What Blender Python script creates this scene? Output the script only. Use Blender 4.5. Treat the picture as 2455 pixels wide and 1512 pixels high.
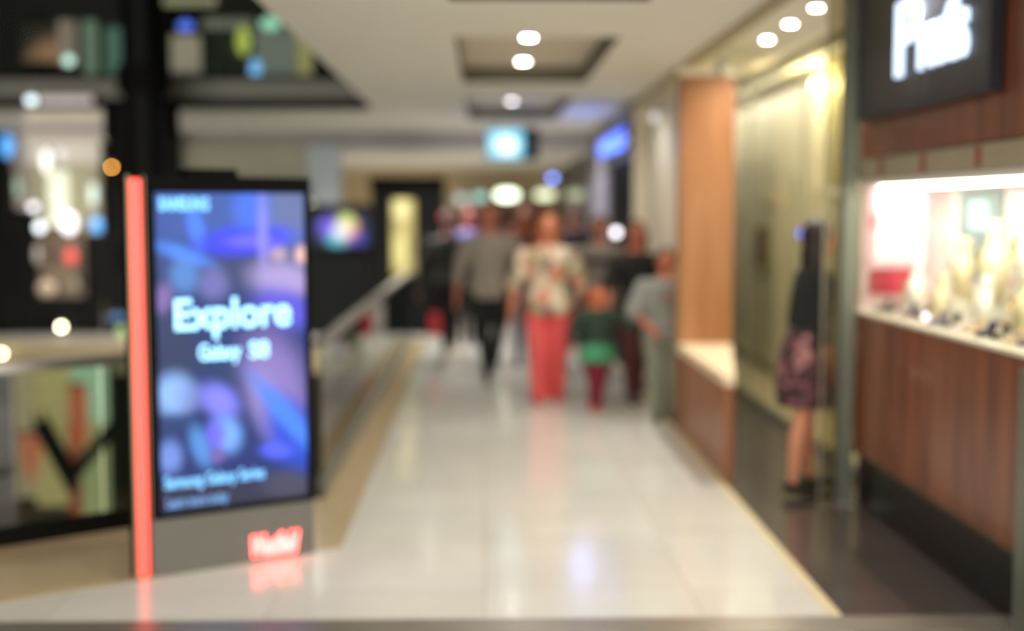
import bpy, bmesh, math, random
from mathutils import Vector, Matrix
random.seed(7)
S = bpy.context.scene
for o in list(bpy.data.objects): bpy.data.objects.remove(o)
C = S.collection

# ---------------------------------------------------------------- camera, world, exposure
F, CX, CY, H = 3000.0, 1227.5, 756.0, 1.66
PITCH = math.atan(249/F); YAW = math.atan(67.5/F*math.cos(PITCH))
cam = bpy.data.objects.new('camera', bpy.data.cameras.new('camera')); C.objects.link(cam)
cam.location = (0, 0, H); cam.rotation_euler = (math.pi/2-PITCH, 0, -YAW)
cam.data.sensor_width = 36; cam.data.lens = F/2455*36; cam.data.clip_start = .05
cam.data.dof.use_dof = True; cam.data.dof.focus_distance = 3.05; cam.data.dof.aperture_fstop = .81
S.camera = cam
W = bpy.data.worlds.new('world'); S.world = W; W.use_nodes = True
W.node_tree.nodes['Background'].inputs[0].default_value = (1, .95, .86, 1)
W.node_tree.nodes['Background'].inputs[1].default_value = 2.4
S.view_settings.view_transform = 'Standard'; S.view_settings.look = 'None'
S.view_settings.gamma = 1; S.view_settings.use_curve_mapping = False
S.view_settings.exposure = 0.22
LAMP_W = 58.0            # watts of one ceiling downlight

def ray(u, v):
    x = (u-CX)/F; y = -(v-CY)/F
    cp, sp, c, s = math.cos(PITCH), math.sin(PITCH), math.cos(YAW), math.sin(YAW)
    fy = cp+y*sp; fz = -sp+y*cp
    return (x*c+fy*s)/(-x*s+fy*c), fz/(-x*s+fy*c)
def P(u, v, Y): a, b = ray(u, v); return Vector((a*Y, Y, H+b*Y))
def PX(u, v, X): a, b = ray(u, v); Y = X/a; return Vector((X, Y, H+b*Y))
def PZ(u, v, z=0): a, b = ray(u, v); Y = (z-H)/b; return Vector((a*Y, Y, z))

# ---------------------------------------------------------------- materials
def lin(c):
    return tuple(((x/255)/12.92 if x/255 <= .04045 else ((x/255+.055)/1.055)**2.4) for x in c)+(1,)
MC = {}
def mat(name, rgb, rough=.5, metal=0, emit=0, var=.12, scale=6, spec=.5, trans=0, alpha=1, coat=0):
    if name in MC: return MC[name]
    m = bpy.data.materials.new(name); m.use_nodes = True; N = m.node_tree.nodes; L = m.node_tree.links
    b = N['Principled BSDF']; c = lin(rgb)
    tc = N.new('ShaderNodeTexCoord'); no = N.new('ShaderNodeTexNoise'); no.inputs['Scale'].default_value = scale
    no.inputs['Detail'].default_value = 3
    L.new(tc.outputs['Object'], no.inputs['Vector'])
    mx = N.new('ShaderNodeMix'); mx.data_type = 'RGBA'
    mx.inputs[6].default_value = tuple(x*(1-var) for x in c[:3])+(1,)
    mx.inputs[7].default_value = tuple(min(1, x*(1+var)) for x in c[:3])+(1,)
    L.new(no.outputs[0], mx.inputs[0]); L.new(mx.outputs[2], b.inputs['Base Color'])
    b.inputs['Roughness'].default_value = rough; b.inputs['Metallic'].default_value = metal
    b.inputs['Specular IOR Level'].default_value = spec; b.inputs['Coat Weight'].default_value = coat
    if trans: b.inputs['Transmission Weight'].default_value = trans
    if emit:
        b.inputs['Emission Strength'].default_value = emit; L.new(mx.outputs[2], b.inputs['Emission Color'])
    MC[name] = m; return m
def glass(name, tint=(235, 240, 235), ior=1.45, gloss=.02, haze=0.0):
    if name in MC: return MC[name]
    m = bpy.data.materials.new(name); m.use_nodes = True; N = m.node_tree.nodes; L = m.node_tree.links
    N.remove(N['Principled BSDF']); out = N['Material Output']
    t = N.new('ShaderNodeBsdfTransparent'); t.inputs[0].default_value = lin(tint)
    g = N.new('ShaderNodeBsdfGlossy'); g.inputs['Roughness'].default_value = gloss
    f = N.new('ShaderNodeFresnel'); f.inputs[0].default_value = ior
    ge = N.new('ShaderNodeNewGeometry'); iv = N.new('ShaderNodeMath'); iv.operation = 'SUBTRACT'; iv.inputs[0].default_value = 1; L.new(ge.outputs['Backfacing'], iv.inputs[1])
    mu = N.new('ShaderNodeMath'); mu.operation = 'MULTIPLY'; L.new(f.outputs[0], mu.inputs[0]); L.new(iv.outputs[0], mu.inputs[1])
    mx = N.new('ShaderNodeMixShader'); L.new(mu.outputs[0], mx.inputs[0]); L.new(t.outputs[0], mx.inputs[1]); L.new(g.outputs[0], mx.inputs[2])
    L.new(mx.outputs[0], out.inputs[0]); MC[name] = m; return m
def blobs(name, base, bl, strength=1.0, rough=.25):
    """a lit picture made of soft ellipses; bl = (x, z, rx, rz, angle, rgb, opacity)"""
    m = bpy.data.materials.new(name); m.use_nodes = True; N = m.node_tree.nodes; L = m.node_tree.links
    b = N['Principled BSDF']; b.inputs['Base Color'].default_value = (.005, .005, .006, 1); b.inputs['Roughness'].default_value = rough; b.inputs['Specular IOR Level'].default_value = .25
    tc = N.new('ShaderNodeTexCoord'); cur = None
    for x, z, rx, rz, an, rgb, op in bl:
        mp = N.new('ShaderNodeMapping'); mp.vector_type = 'TEXTURE'
        mp.inputs['Location'].default_value = (x, 0, z); mp.inputs['Rotation'].default_value = (0, -math.radians(an), 0)
        mp.inputs['Scale'].default_value = (rx, 1e3, rz); L.new(tc.outputs['Object'], mp.inputs['Vector'])
        le = N.new('ShaderNodeVectorMath'); le.operation = 'LENGTH'; L.new(mp.outputs[0], le.inputs[0])
        mr = N.new('ShaderNodeMapRange'); mr.interpolation_type = 'SMOOTHSTEP'
        mr.inputs[1].default_value = 1.36; mr.inputs[2].default_value = .32; mr.inputs[3].default_value = 0; mr.inputs[4].default_value = op
        L.new(le.outputs['Value'], mr.inputs[0])
        mx = N.new('ShaderNodeMix'); mx.data_type = 'RGBA'; L.new(mr.outputs[0], mx.inputs[0])
        if cur is None: mx.inputs[6].default_value = lin(base)
        else: L.new(cur, mx.inputs[6])
        mx.inputs[7].default_value = lin(rgb); cur = mx.outputs[2]
    L.new(cur, b.inputs['Emission Color']); b.inputs['Emission Strength'].default_value = strength
    return m
def wood(name, a, bcol, scale=1.0, rough=.35, coat=.2):
    if name in MC: return MC[name]
    m = bpy.data.materials.new(name); m.use_nodes = True; N = m.node_tree.nodes; L = m.node_tree.links
    b = N['Principled BSDF']; tc = N.new('ShaderNodeTexCoord'); mp = N.new('ShaderNodeMapping')
    mp.inputs['Scale'].default_value = (3*scale, 3*scale, .35*scale); L.new(tc.outputs['Object'], mp.inputs[0])
    no = N.new('ShaderNodeTexNoise'); no.inputs['Scale'].default_value = 3; no.inputs['Detail'].default_value = 6; no.inputs['Distortion'].default_value = .6
    L.new(mp.outputs[0], no.inputs['Vector']); cr = N.new('ShaderNodeValToRGB'); L.new(no.outputs[0], cr.inputs[0])
    cr.color_ramp.elements[0].position = .35; cr.color_ramp.elements[0].color = lin(a)
    cr.color_ramp.elements[1].position = .68; cr.color_ramp.elements[1].color = lin(bcol)
    L.new(cr.outputs[0], b.inputs['Base Color']); b.inputs['Roughness'].default_value = rough; b.inputs['Coat Weight'].default_value = coat
    MC[name] = m; return m
def spots(name, base, cols, scale=14, rough=.7):
    """printed fabric: patches of colours"""
    if name in MC: return MC[name]
    m = bpy.data.materials.new(name); m.use_nodes = True; N = m.node_tree.nodes; L = m.node_tree.links
    b = N['Principled BSDF']; tc = N.new('ShaderNodeTexCoord'); vo = N.new('ShaderNodeTexVoronoi'); vo.inputs['Scale'].default_value = scale
    L.new(tc.outputs['Object'], vo.inputs['Vector']); sp = N.new('ShaderNodeSeparateColor'); L.new(vo.outputs['Color'], sp.inputs[0])
    cr = N.new('ShaderNodeValToRGB'); cr.color_ramp.interpolation = 'CONSTANT'; L.new(sp.outputs[0], cr.inputs[0])
    e = cr.color_ramp.elements; e[0].color = lin(base); e[1].position = .35; e[1].color = lin(cols[0])
    for i, c in enumerate(cols[1:]): el = e.new(.35+(i+1)*.65/len(cols)); el.color = lin(c)
    L.new(cr.outputs[0], b.inputs['Base Color']); b.inputs['Roughness'].default_value = rough; MC[name] = m; return m
def marble(name, a, bcol, grout, tx, ty, rough=.1):
    m = bpy.data.materials.new(name); m.use_nodes = True; N = m.node_tree.nodes; L = m.node_tree.links
    b = N['Principled BSDF']; tc = N.new('ShaderNodeTexCoord')
    br = N.new('ShaderNodeTexBrick'); br.offset = 0; br.inputs['Scale'].default_value = 1
    br.inputs['Brick Width'].default_value = tx; br.inputs['Row Height'].default_value = ty
    br.inputs['Mortar Size'].default_value = .003; br.inputs['Color1'].default_value = lin(a); br.inputs['Color2'].default_value = lin(bcol)
    br.inputs['Mortar'].default_value = lin(grout); L.new(tc.outputs['Object'], br.inputs['Vector'])
    no = N.new('ShaderNodeTexNoise'); no.inputs['Scale'].default_value = 1.3; no.inputs['Detail'].default_value = 5; L.new(tc.outputs['Object'], no.inputs['Vector'])
    mx = N.new('ShaderNodeMix'); mx.data_type = 'RGBA'; mx.blend_type = 'MULTIPLY'; mx.inputs[0].default_value = .3
    L.new(br.outputs[0], mx.inputs[6]); L.new(no.outputs[0], mx.inputs[7]); L.new(mx.outputs[2], b.inputs['Base Color'])
    b.inputs['Roughness'].default_value = rough; MC[name] = m; return m

M_floor = marble('polished_marble', (228, 225, 216), (218, 213, 203), (196, 184, 164), .9, .9, .13)
M_tan = mat('tan_marble', (188, 165, 130), .15)
M_dark = marble('dark_granite', (84, 75, 70), (72, 65, 62), (40, 36, 34), .6, .6, .16)
M_ceil = mat('ceiling_paint', (240, 238, 228), .8, var=.03, scale=1)
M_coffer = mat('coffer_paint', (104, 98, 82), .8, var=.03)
M_cream = mat('cream_paint', (236, 226, 202), .5, var=.04, scale=2)
M_black = mat('black_panel', (9, 10, 9), .5, spec=.12)
M_blackm = mat('matt_black', (5, 5, 5), .7, spec=.12)
M_grey = mat('grey_metal', (122, 122, 112), .35, .3)
M_gpost = mat('grey_green_post', (116, 120, 108), .35, .4)
M_steel = mat('brushed_steel', (185, 180, 170), .3, .85)
M_wood = wood('red_brown_wood', (98, 52, 30), (138, 78, 48))
M_orange = wood('orange_wood', (152, 98, 56), (168, 118, 74), 1.0, .4)
M_mid = wood('mid_wood', (128, 78, 42), (160, 100, 56), 1.0, .4)
M_white = mat('white_plastic', (240, 238, 232), .4, var=.02)
M_bal = glass('balustrade_glass', (205, 214, 205), 1.9)
M_bal2 = glass('upper_glass', (225, 230, 225), 1.12)
M_clear = glass('shop_glass', (236, 238, 230), 1.35)
M_olive = mat('olive_wall', (74, 74, 62), .7)

# ---------------------------------------------------------------- object helpers
def obj(name, bm, m, parent=None, smooth=False, loc=None, rotz=0):
    me = bpy.data.meshes.new(name)
    bmesh.ops.recalc_face_normals(bm, faces=bm.faces[:])
    bm.to_mesh(me); bm.free()
    if m: me.materials.append(m)
    if smooth: me.polygons.foreach_set('use_smooth', [True]*len(me.polygons))
    o = bpy.data.objects.new(name, me); C.objects.link(o)
    if parent: o.parent = parent
    if loc is not None: o.location = loc
    o.rotation_euler = (0, 0, rotz)
    return o
def thing(name, label, cat, loc=(0, 0, 0), rotz=0, group=None):
    o = bpy.data.objects.new(name, None); C.objects.link(o); o.location = loc; o.rotation_euler = (0, 0, rotz)
    o.empty_display_size = .1
    return tag(o, label, cat, group)
def tag(o, label, cat, group=None):
    o['label'] = label; o['category'] = cat
    if group: o['group'] = group
    return o
def struct(name, bm, m, **k):
    o = obj(name, bm, m, **k); o['kind'] = 'structure'; return o
def B(): return bmesh.new()
def box(bm, x0, x1, y0, y1, z0, z1):
    g = bmesh.ops.create_cube(bm, size=1)
    bmesh.ops.transform(bm, matrix=Matrix.Translation(((x0+x1)/2, (y0+y1)/2, (z0+z1)/2)) @ Matrix.Diagonal((x1-x0, y1-y0, z1-z0, 1)), verts=g['verts'])
    return bm
def bx(*a, bev=0):
    bm = box(B(), *a)
    if bev: bmesh.ops.bevel(bm, geom=bm.edges[:], offset=bev, segments=2, affect='EDGES')
    return bm
def prism(pts, z0, z1, bm=None):
    bm = bm or B()
    lo = [bm.verts.new((x, y, z0)) for x, y in pts]; hi = [bm.verts.new((x, y, z1)) for x, y in pts]
    bm.faces.new(lo[::-1]); bm.faces.new(hi)
    for i in range(len(pts)): j = (i+1) % len(pts); bm.faces.new((lo[i], lo[j], hi[j], hi[i]))
    return bm
def prismxz(pts, y0, y1, bm=None):
    bm = bm or B()
    lo = [bm.verts.new((x, y0, z)) for x, z in pts]; hi = [bm.verts.new((x, y1, z)) for x, z in pts]
    bm.faces.new(lo); bm.faces.new(hi[::-1])
    for i in range(len(pts)): j = (i+1) % len(pts); bm.faces.new((lo[i], hi[i], hi[j], lo[j]))
    return bm
def ball(bm, c, r, sub=2):
    if not hasattr(r, '__len__'): r = (r, r, r)
    g = bmesh.ops.create_icosphere(bm, subdivisions=sub, radius=1)
    bmesh.ops.transform(bm, matrix=Matrix.Translation(c) @ Matrix.Diagonal((*r, 1)), verts=g['verts']); return g['verts']
def tube(bm, pts, rad, seg=12, sub=2):
    pts = [Vector(p) for p in pts]
    if not hasattr(rad, '__len__'): rad = [rad]*len(pts)
    for p, r in zip(pts, rad): ball(bm, p, r, sub)
    for a, b_, ra, rb in zip(pts, pts[1:], rad, rad[1:]):
        d = b_-a
        if d.length < 1e-5: continue
        g = bmesh.ops.create_cone(bm, cap_ends=True, segments=seg, radius1=ra, radius2=rb, depth=d.length)
        q = Vector((0, 0, 1)).rotation_difference(d)
        bmesh.ops.transform(bm, matrix=Matrix.Translation((a+b_)/2) @ q.to_matrix().to_4x4(), verts=g['verts'])
    return bm
def cyl(bm, c, r, h, seg=32, r2=None):
    g = bmesh.ops.create_cone(bm, cap_ends=True, segments=seg, radius1=r, radius2=r if r2 is None else r2, depth=h)
    bmesh.ops.translate(bm, vec=(c[0], c[1], c[2]+h/2), verts=g['verts']); return bm
def rings(bm, rs, seg=20):
    """closed loft through ellipses (x, y, z, rx, ry)"""
    prev = None; first = None
    for x, y, z, rx, ry in rs:
        cur = [bm.verts.new((x+rx*math.cos(t), y+ry*math.sin(t), z)) for t in [2*math.pi*i/seg for i in range(seg)]]
        if prev:
            for i in range(seg): j = (i+1) % seg; bm.faces.new((prev[i], prev[j], cur[j], cur[i]))
        else: first = cur
        prev = cur
    bm.faces.new(first[::-1]); bm.faces.new(prev); return bm
def lathe(bm, prof, seg=24, c=(0, 0, 0)):
    return rings(bm, [(c[0], c[1], c[2]+z, r, r) for r, z in prof], seg)
def weld(bm, voxel, smooth=4):
    """one continuous skin around overlapping volumes; returns a mesh"""
    bmesh.ops.recalc_face_normals(bm, faces=bm.faces[:])
    me = bpy.data.meshes.new('tmp'); bm.to_mesh(me); bm.free()
    o = bpy.data.objects.new('tmp', me); C.objects.link(o)
    r = o.modifiers.new('r', 'REMESH'); r.mode = 'VOXEL'; r.voxel_size = voxel
    s = o.modifiers.new('s', 'SMOOTH'); s.factor = .5; s.iterations = smooth
    bpy.context.view_layer.update()
    dg = bpy.context.evaluated_depsgraph_get()
    out = bpy.data.meshes.new_from_object(o.evaluated_get(dg)); bpy.data.objects.remove(o); bpy.data.meshes.remove(me)
    out.polygons.foreach_set('use_smooth', [True]*len(out.polygons)); return out
def meshobj(name, me, m, parent):
    me.materials.clear(); me.materials.append(m); me.name = name
    o = bpy.data.objects.new(name, me); C.objects.link(o); o.parent = parent; return o
def text(name, s, x0, x1, z0, z1, y, m, parent, bold=0.0, depth=.004, shear=0):
    """writing fitted to a rectangle of the parent's xz plane, facing its -y"""
    cu = bpy.data.curves.new('t', 'FONT'); cu.body = s; cu.size = 1; cu.offset = bold; cu.extrude = .02; cu.shear = shear
    o = bpy.data.objects.new('t', cu); C.objects.link(o); bpy.context.view_layer.update()
    me = bpy.data.meshes.new_from_object(o.evaluated_get(bpy.context.evaluated_depsgraph_get()))
    bpy.data.objects.remove(o)
    xs = [v.co.x for v in me.vertices]; ys = [v.co.y for v in me.vertices]
    a, b_, c, d = min(xs), max(xs), min(ys), max(ys)
    for v in me.vertices:
        X, Y_, Z_ = v.co
        v.co = (x0+(X-a)/(b_-a)*(x1-x0), y-depth/2-Z_/.02*depth/2, z0+(Y_-c)/(d-c)*(z1-z0))
    return meshobj(name, me, m, parent)
def dup(root, loc=None, rotz=None, label=None, group=None, scale=None):
    r = root.copy(); C.objects.link(r)
    if loc is not None: r.location = loc
    if rotz is not None: r.rotation_euler = (0, 0, rotz)
    if scale: r.scale = (scale,)*3
    if label: r['label'] = label
    if group: r['group'] = group
    for ch in list(root.children):
        c = ch.copy(); C.objects.link(c); c.parent = r
        for g in ch.children:
            d = g.copy(); C.objects.link(d); d.parent = c
    return r

# ---------------------------------------------------------------- the setting
XF = 1.46                                   # edge between pale mall floor and dark shop floor
FAR = 25.0
struct('floor', prism([(-6, -2), (XF, -2), (XF, FAR), (-9, FAR), (-9, 16.2), (-.93, 16.2), (-.93, 7.2), (-6, 3.58)], -.3, 0), M_floor)
struct('floor_right', prism([(XF, -2), (7, -2), (7, FAR), (XF, FAR)], -.3, 0), M_dark)
struct('floor_lower', bx(-16, 3, 3, 26, -4.8, -4.5), mat('lower_floor', (70, 68, 58), .4))
struct('trim_1', prism([(-.925, 7.19), (-5.9, 3.64), (-5.9, 2.85), (-2.06, 5.26), (-1.30, 5.74), (-.71, 6.11), (-.73, 16.2), (-.925, 16.2)], .0005, .003), M_tan)
struct('trim_2', bx(-6, 7, 4.78, 4.97, .0005, .012), mat('threshold_metal', (150, 142, 130), .3, .6))
struct('trim_3', bx(XF-.035, XF+.012, 4.98, 24.9, .0005, .004), mat('edge_strip', (214, 196, 160), .25))
# ceiling with coffers over the walkway and an opening over the void
bm = B(); XE, XR, ZC = -1.17, 1.445, 2.75
c0, c1 = -.18, .86
cof = [(-.6, 2.45), (3.7, 6.6), (7.95, 10.75), (12.15, 14.9)]
box(bm, XE, c0, -2, 17.7, ZC, 3.0); box(bm, c1, XR+.02, -2, 17.7, ZC, 3.0)
prev = -2
for a, b_ in cof: box(bm, c0, c1, prev, a, ZC, 3.0); prev = b_
box(bm, c0, c1, prev, 17.7, ZC, 3.0)
box(bm, -9, XE, 13.0, 17.7, ZC, 3.0)
struct('ceiling', bm, M_ceil)
struct('ceiling_far', bx(-9, XR+.02, 17.701, FAR, 2.5, 3.0), M_ceil)
bm = B()
for a, b_ in cof: box(bm, c0-.01, c1+.01, a-.01, b_+.01, 2.88, 2.99)
struct('ceiling_coffers', bm, mat('coffer_top', (222, 214, 196), .8, var=.03))
bm = B()
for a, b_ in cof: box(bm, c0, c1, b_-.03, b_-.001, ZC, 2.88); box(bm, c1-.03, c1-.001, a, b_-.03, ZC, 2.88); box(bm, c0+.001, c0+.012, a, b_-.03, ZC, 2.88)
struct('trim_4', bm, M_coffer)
struct('ceiling_shop', bx(XR+.021, 7, -2, FAR, ZC+.14, 3.1), M_ceil)
struct('trim_5', bx(XR+.021, XR+.12, -2, FAR, ZC-.02, ZC+.13), mat('bulkhead_paint', (176, 164, 134), .7, var=.03))
struct('trim_6', bx(-9, XE-.002, 12.93, 12.99, 2.70, 2.80), M_blackm)
struct('trim_7', bx(-9, XE-.002, 12.96, 12.995, 2.805, 3.0), mat('slab_fascia', (96, 94, 80), .4))
struct('trim_8', bx(-9, XR-.01, 17.55, 17.69, 2.56, 2.745), mat('lavender_fascia', (186, 182, 180), .6))
struct('trim_9', bx(-8.9, -.94, 16.16, 16.199, -.42, -.001), mat('slab_edge', (150, 134, 104), .6))
# far end
struct('wall_back', bx(-9, 7, FAR, FAR+.2, 0, 7), mat('far_wall', (226, 206, 166), .6))
struct('wall_left', bx(-9.2, -9, 3, FAR, -4.8, 7.2), mat('dark_wall', (16, 17, 15), .6, spec=.15))
struct('wall_left_near', bx(-6.2, -6, -2, 3.5, 0, 7.2), M_olive)
struct('ceiling_upper', bx(-9, XE, 2, FAR, 7.2, 7.3), M_blackm)
struct('wall_upper_back', bx(-9, XE, 18, 18.1, 3.0, 7.2), mat('upper_wall', (24, 26, 20), .7))
struct('wall_upper_right', bx(XE, XE+.1, 2, 18, 3.01, 7.2), M_blackm)
struct('wall_lower_back', bx(-16, 3, 24, 24.2, -4.5, -.35), mat('lower_back_wall', (60, 58, 46), .7))
# right-hand wall beyond the display window and the recess
struct('floor_shop_interior', bx(2.38, 2.9, 7.3, 16, .0, .02), mat('shop_floor', (196, 180, 148), .3))
struct('wall_right_end', bx(1.79, 2.9, 15.9, 16, .02, ZC+.14), M_cream)
struct('wall_right', bx(2.9, 3.0, 7.2, 16, 0, ZC+.14), mat('cream_shop_wall', (232, 222, 200), .35, var=.1, scale=2.5))
struct('baseboard_right', bx(2.875, 2.899, 7.3, 15.9, .02, .12), mat('baseboard_grey', (128, 124, 110), .4))
struct('wall_right_far', bx(1.62, 1.7, 10.2, 12.36, 0, ZC-.02), M_cream)

# ---------------------------------------------------------------- ceiling downlights
M_lens = mat('lamp_lens', (255, 246, 235), .3, emit=42, var=0)
M_lensm = mat('dimmer_lens', (250, 244, 250), .3, emit=13, var=0)
M_lensd = mat('low_glare_lens', (255, 246, 235), .3, emit=3.0, var=0)
M_lensfill = mat('fill_lamp_lens', (190, 180, 160), .5, emit=.5, var=0)  # dim lens, so the fill lamps show no bright disc
M_lensw = mat('warm_lamp_lens', (255, 226, 140), .3, emit=40, var=0)
def lampdata(name, w, col, rad=.05, angle=150):
    l = bpy.data.lights.new(name, 'SPOT'); l.energy = w; l.color = col; l.shadow_soft_size = rad
    l.spot_size = math.radians(angle); l.spot_blend = .7; return l
LD = lampdata('downlight_beam', LAMP_W, (1, .96, .89))
LDF = lampdata('far_fill_beam', LAMP_W*2.2, (1, .94, .86))
LDH = lampdata('weak_fill_beam', LAMP_W*.45, (1, .96, .9))
LDL = lampdata('left_fill_beam', LAMP_W*5, (1, .96, .9))
LDS = lampdata('shop_downlight_beam', LAMP_W*3.8, (1, .95, .86), .2)
def downlight(loc, label, group, lens=M_lens, data=LD, r=.042):
    t = thing('downlight', label, 'ceiling light', loc, 0, group)
    bm = B(); cyl(bm, (0, 0, -.012), r+.02, .012); obj('trim_ring', bm, M_white, t)
    bm = B(); cyl(bm, (0, 0, -.016), r, .005); obj('lens', bm, lens, t)
    l = bpy.data.objects.new('beam', data); C.objects.link(l); l.parent = t; l.location = (0, 0, -.03)
    return t
g = 'recessed downlights in the ceiling coffers'
ZL = 2.88
downlight((.315, 8.85, ZL), 'round white downlight in the largest coffer, the nearer one of its pair', g)
downlight((.32, 10.25, ZL), 'round white downlight in the largest coffer, just before its dark far edge', g)
downlight((.31, 13.9, ZL), 'round white downlight in the second coffer, just above the hanging screen', g, M_lensm)
downlight((.31, 4.6, ZL), 'round white downlight in the coffer cut off by the top of the photo', g)
downlight((.31, 6.0, ZL), 'round white downlight in the top coffer, beside its far edge', g)
downlight((.31, 1.0, ZL), 'round white downlight in the coffer nearest the viewer', g)
g = 'downlights over the shop entrance'
for (x, y), lb in zip([(2.0, 7.6), (2.0, 8.25), (2.02, 9.0)],
        ['brightest of three round downlights over the shop entrance, nearest the grey post',
         'middle one of three round downlights over the shop entrance',
         'round downlight over the shop entrance, nearest the orange wood panel']):
    downlight((x, y, ZC+.14), lb, g, r=.032)
g = 'downlights over the left side of the walkway'
for (x, y) in [(-1.92, 14.6), (-.7, 15.4), (-3.2, 15.4), (-5.4, 15.2)]:  # fill lamps added to brighten the left ceiling; first one read off the floor
    downlight((x, y, ZC), 'small round fill downlight in the ceiling strip above the black shopfronts', g, M_lensfill, LDL)
downlight((1.2, 15.8, ZC), 'small round fill downlight added beside the blue shop sign', None, M_lensfill)  # unseen fill lamp, added only for its light
downlight((1.15, 11.4, ZC), 'small fill downlight added over the boy, near the cream wall', None, M_lensfill, LDH)  # unseen fill lamp added to brighten the cream wall
for (x, y) in [(2.0, 3.2), (2.0, 5.8)]:
    downlight((x, y, ZC+.14), 'round downlight above the floor before the wood-clad display window', 'downlights before the display window')
for (x, y) in [(0.3, 18.6), (.3, 20.5), (.3, 22.5), (-2.5, 19.5), (-5, 19.5), (-1.2, 23)]:  # unseen fill lamps added to brighten the far end
    downlight((x, y, 2.5), 'small round fill downlight added in the low far ceiling of the walkway', 'added far fill lamps', M_lensfill, LDF)
t = thing('fill_strip', 'long slim fill light added inside the glazed shop along the cream wall', 'ceiling light', (2.62, 11.6, ZC+.134))  # unseen fill strip added to light the cream wall evenly
obj('housing', bx(-.05, .05, -4.2, 4.2, -.02, 0), M_white, t); obj('diffuser', bx(-.035, .035, -4.18, 4.18, -.024, -.02), mat('fill_strip_diffuser', (255, 244, 226), .4, emit=1.5, var=0), t)
l = bpy.data.objects.new('beam', bpy.data.lights.new('linear_beam', 'AREA')); C.objects.link(l); l.parent = t; l.location = (0, 0, -.03)
l.data.shape = 'RECTANGLE'; l.data.size = .06; l.data.size_y = 8.3; l.data.energy = 62; l.data.color = (1, .95, .86)
t = thing('wall_lamp', 'bright yellow-white round lamp high on the cream wall inside the glazed shop', 'lamp', PX(1960, 205, 2.82))
bm = B(); ball(bm, (0, 0, 0), .05, 3); obj('bulb', bm, M_lensw, t, True)
bm = B(); cyl(bm, (0, 0, 0), .012, .08); bmesh.ops.rotate(bm, cent=(0, 0, 0), matrix=Matrix.Rotation(math.pi/2, 3, 'Y'), verts=bm.verts[:]); obj('arm', bm, M_steel, t)
bm = B(); cyl(bm, (0, 0, .09), .04, .028); bmesh.ops.rotate(bm, cent=(0, 0, 0), matrix=Matrix.Rotation(math.pi/2, 3, 'Y'), verts=bm.verts[:]); obj('wall_plate', bm, M_steel, t)
l = bpy.data.objects.new('glow', bpy.data.lights.new('glow', 'POINT')); C.objects.link(l); l.parent = t; l.data.energy = 12; l.data.color = (1, .85, .5); l.data.shadow_soft_size = .06; l.location = (-.1, 0, 0)

# ---------------------------------------------------------------- advertising kiosk
K0 = PZ(328, 1388); K1 = PZ(750, 1323); kd = (K1-K0); KW = kd.length; KA = math.atan2(kd.y, kd.x)
def K(u, v, off=0):
    n = Vector((math.sin(KA), -math.cos(KA), 0)); a, b_ = ray(u, v); d = Vector((a, 1, b_)); o = Vector((0, 0, H))
    p0 = K0+n*off; t_ = (p0-o).dot(n)/d.dot(n); q = o+d*t_-K0
    return q.dot(Vector((math.cos(KA), math.sin(KA), 0))), q.z
kz = thing('advertising_kiosk', 'freestanding advertising kiosk with blue screen and red light bar', 'kiosk', K0, KA)
ZT = 1.82
obj('cabinet', bx(.07, KW, .0, .09, .02, ZT-.01, bev=.004), M_black, kz)
obj('side_panel', bx(0.0, .068, .012, .09, 0, ZT), M_black, kz)
obj('base_panel', bx(.068, KW+.002, -.02, -.001, 0, .262, bev=.002), mat('kiosk_grey', (104, 103, 96), .35), kz)
lb_ = obj('light_bar', bx(.006, .056, -.02, .01, .012, ZT-.015, bev=.003), mat('red_light_bar', (255, 84, 74), .3, emit=1.3, var=.02), kz); lb_['label'] = 'glowing red vertical light bar'
obj('bar_edge', box(box(B(), -.008, .002, -.024, .0, 0, ZT), .066, .07, -.024, 0, .264, ZT), mat('pale_edge', (150, 140, 110), .35, .6), kz)
obj('screen_frame', box(box(box(box(B(), .07, .115, -.02, -.001, .264, ZT), KW-.028, KW+.002, -.02, -.001, .264, ZT), .115, KW-.028, -.02, -.001, ZT-.075, ZT), .115, KW-.028, -.02, -.001, .264, .29), M_blackm, kz)
obj('camera_housing', bx(.26, .50, -.03, .08, ZT-.012, ZT+.035, bev=.006), M_blackm, kz)
def kb(u, v, ru, rv, an, rgb, op=1.0):
    x, z = K(u, v); x2, _ = K(u+ru, v); _, z2 = K(u, v+rv); return (x, z, abs(x2-x), abs(z2-z), an, rgb, op)
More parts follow.
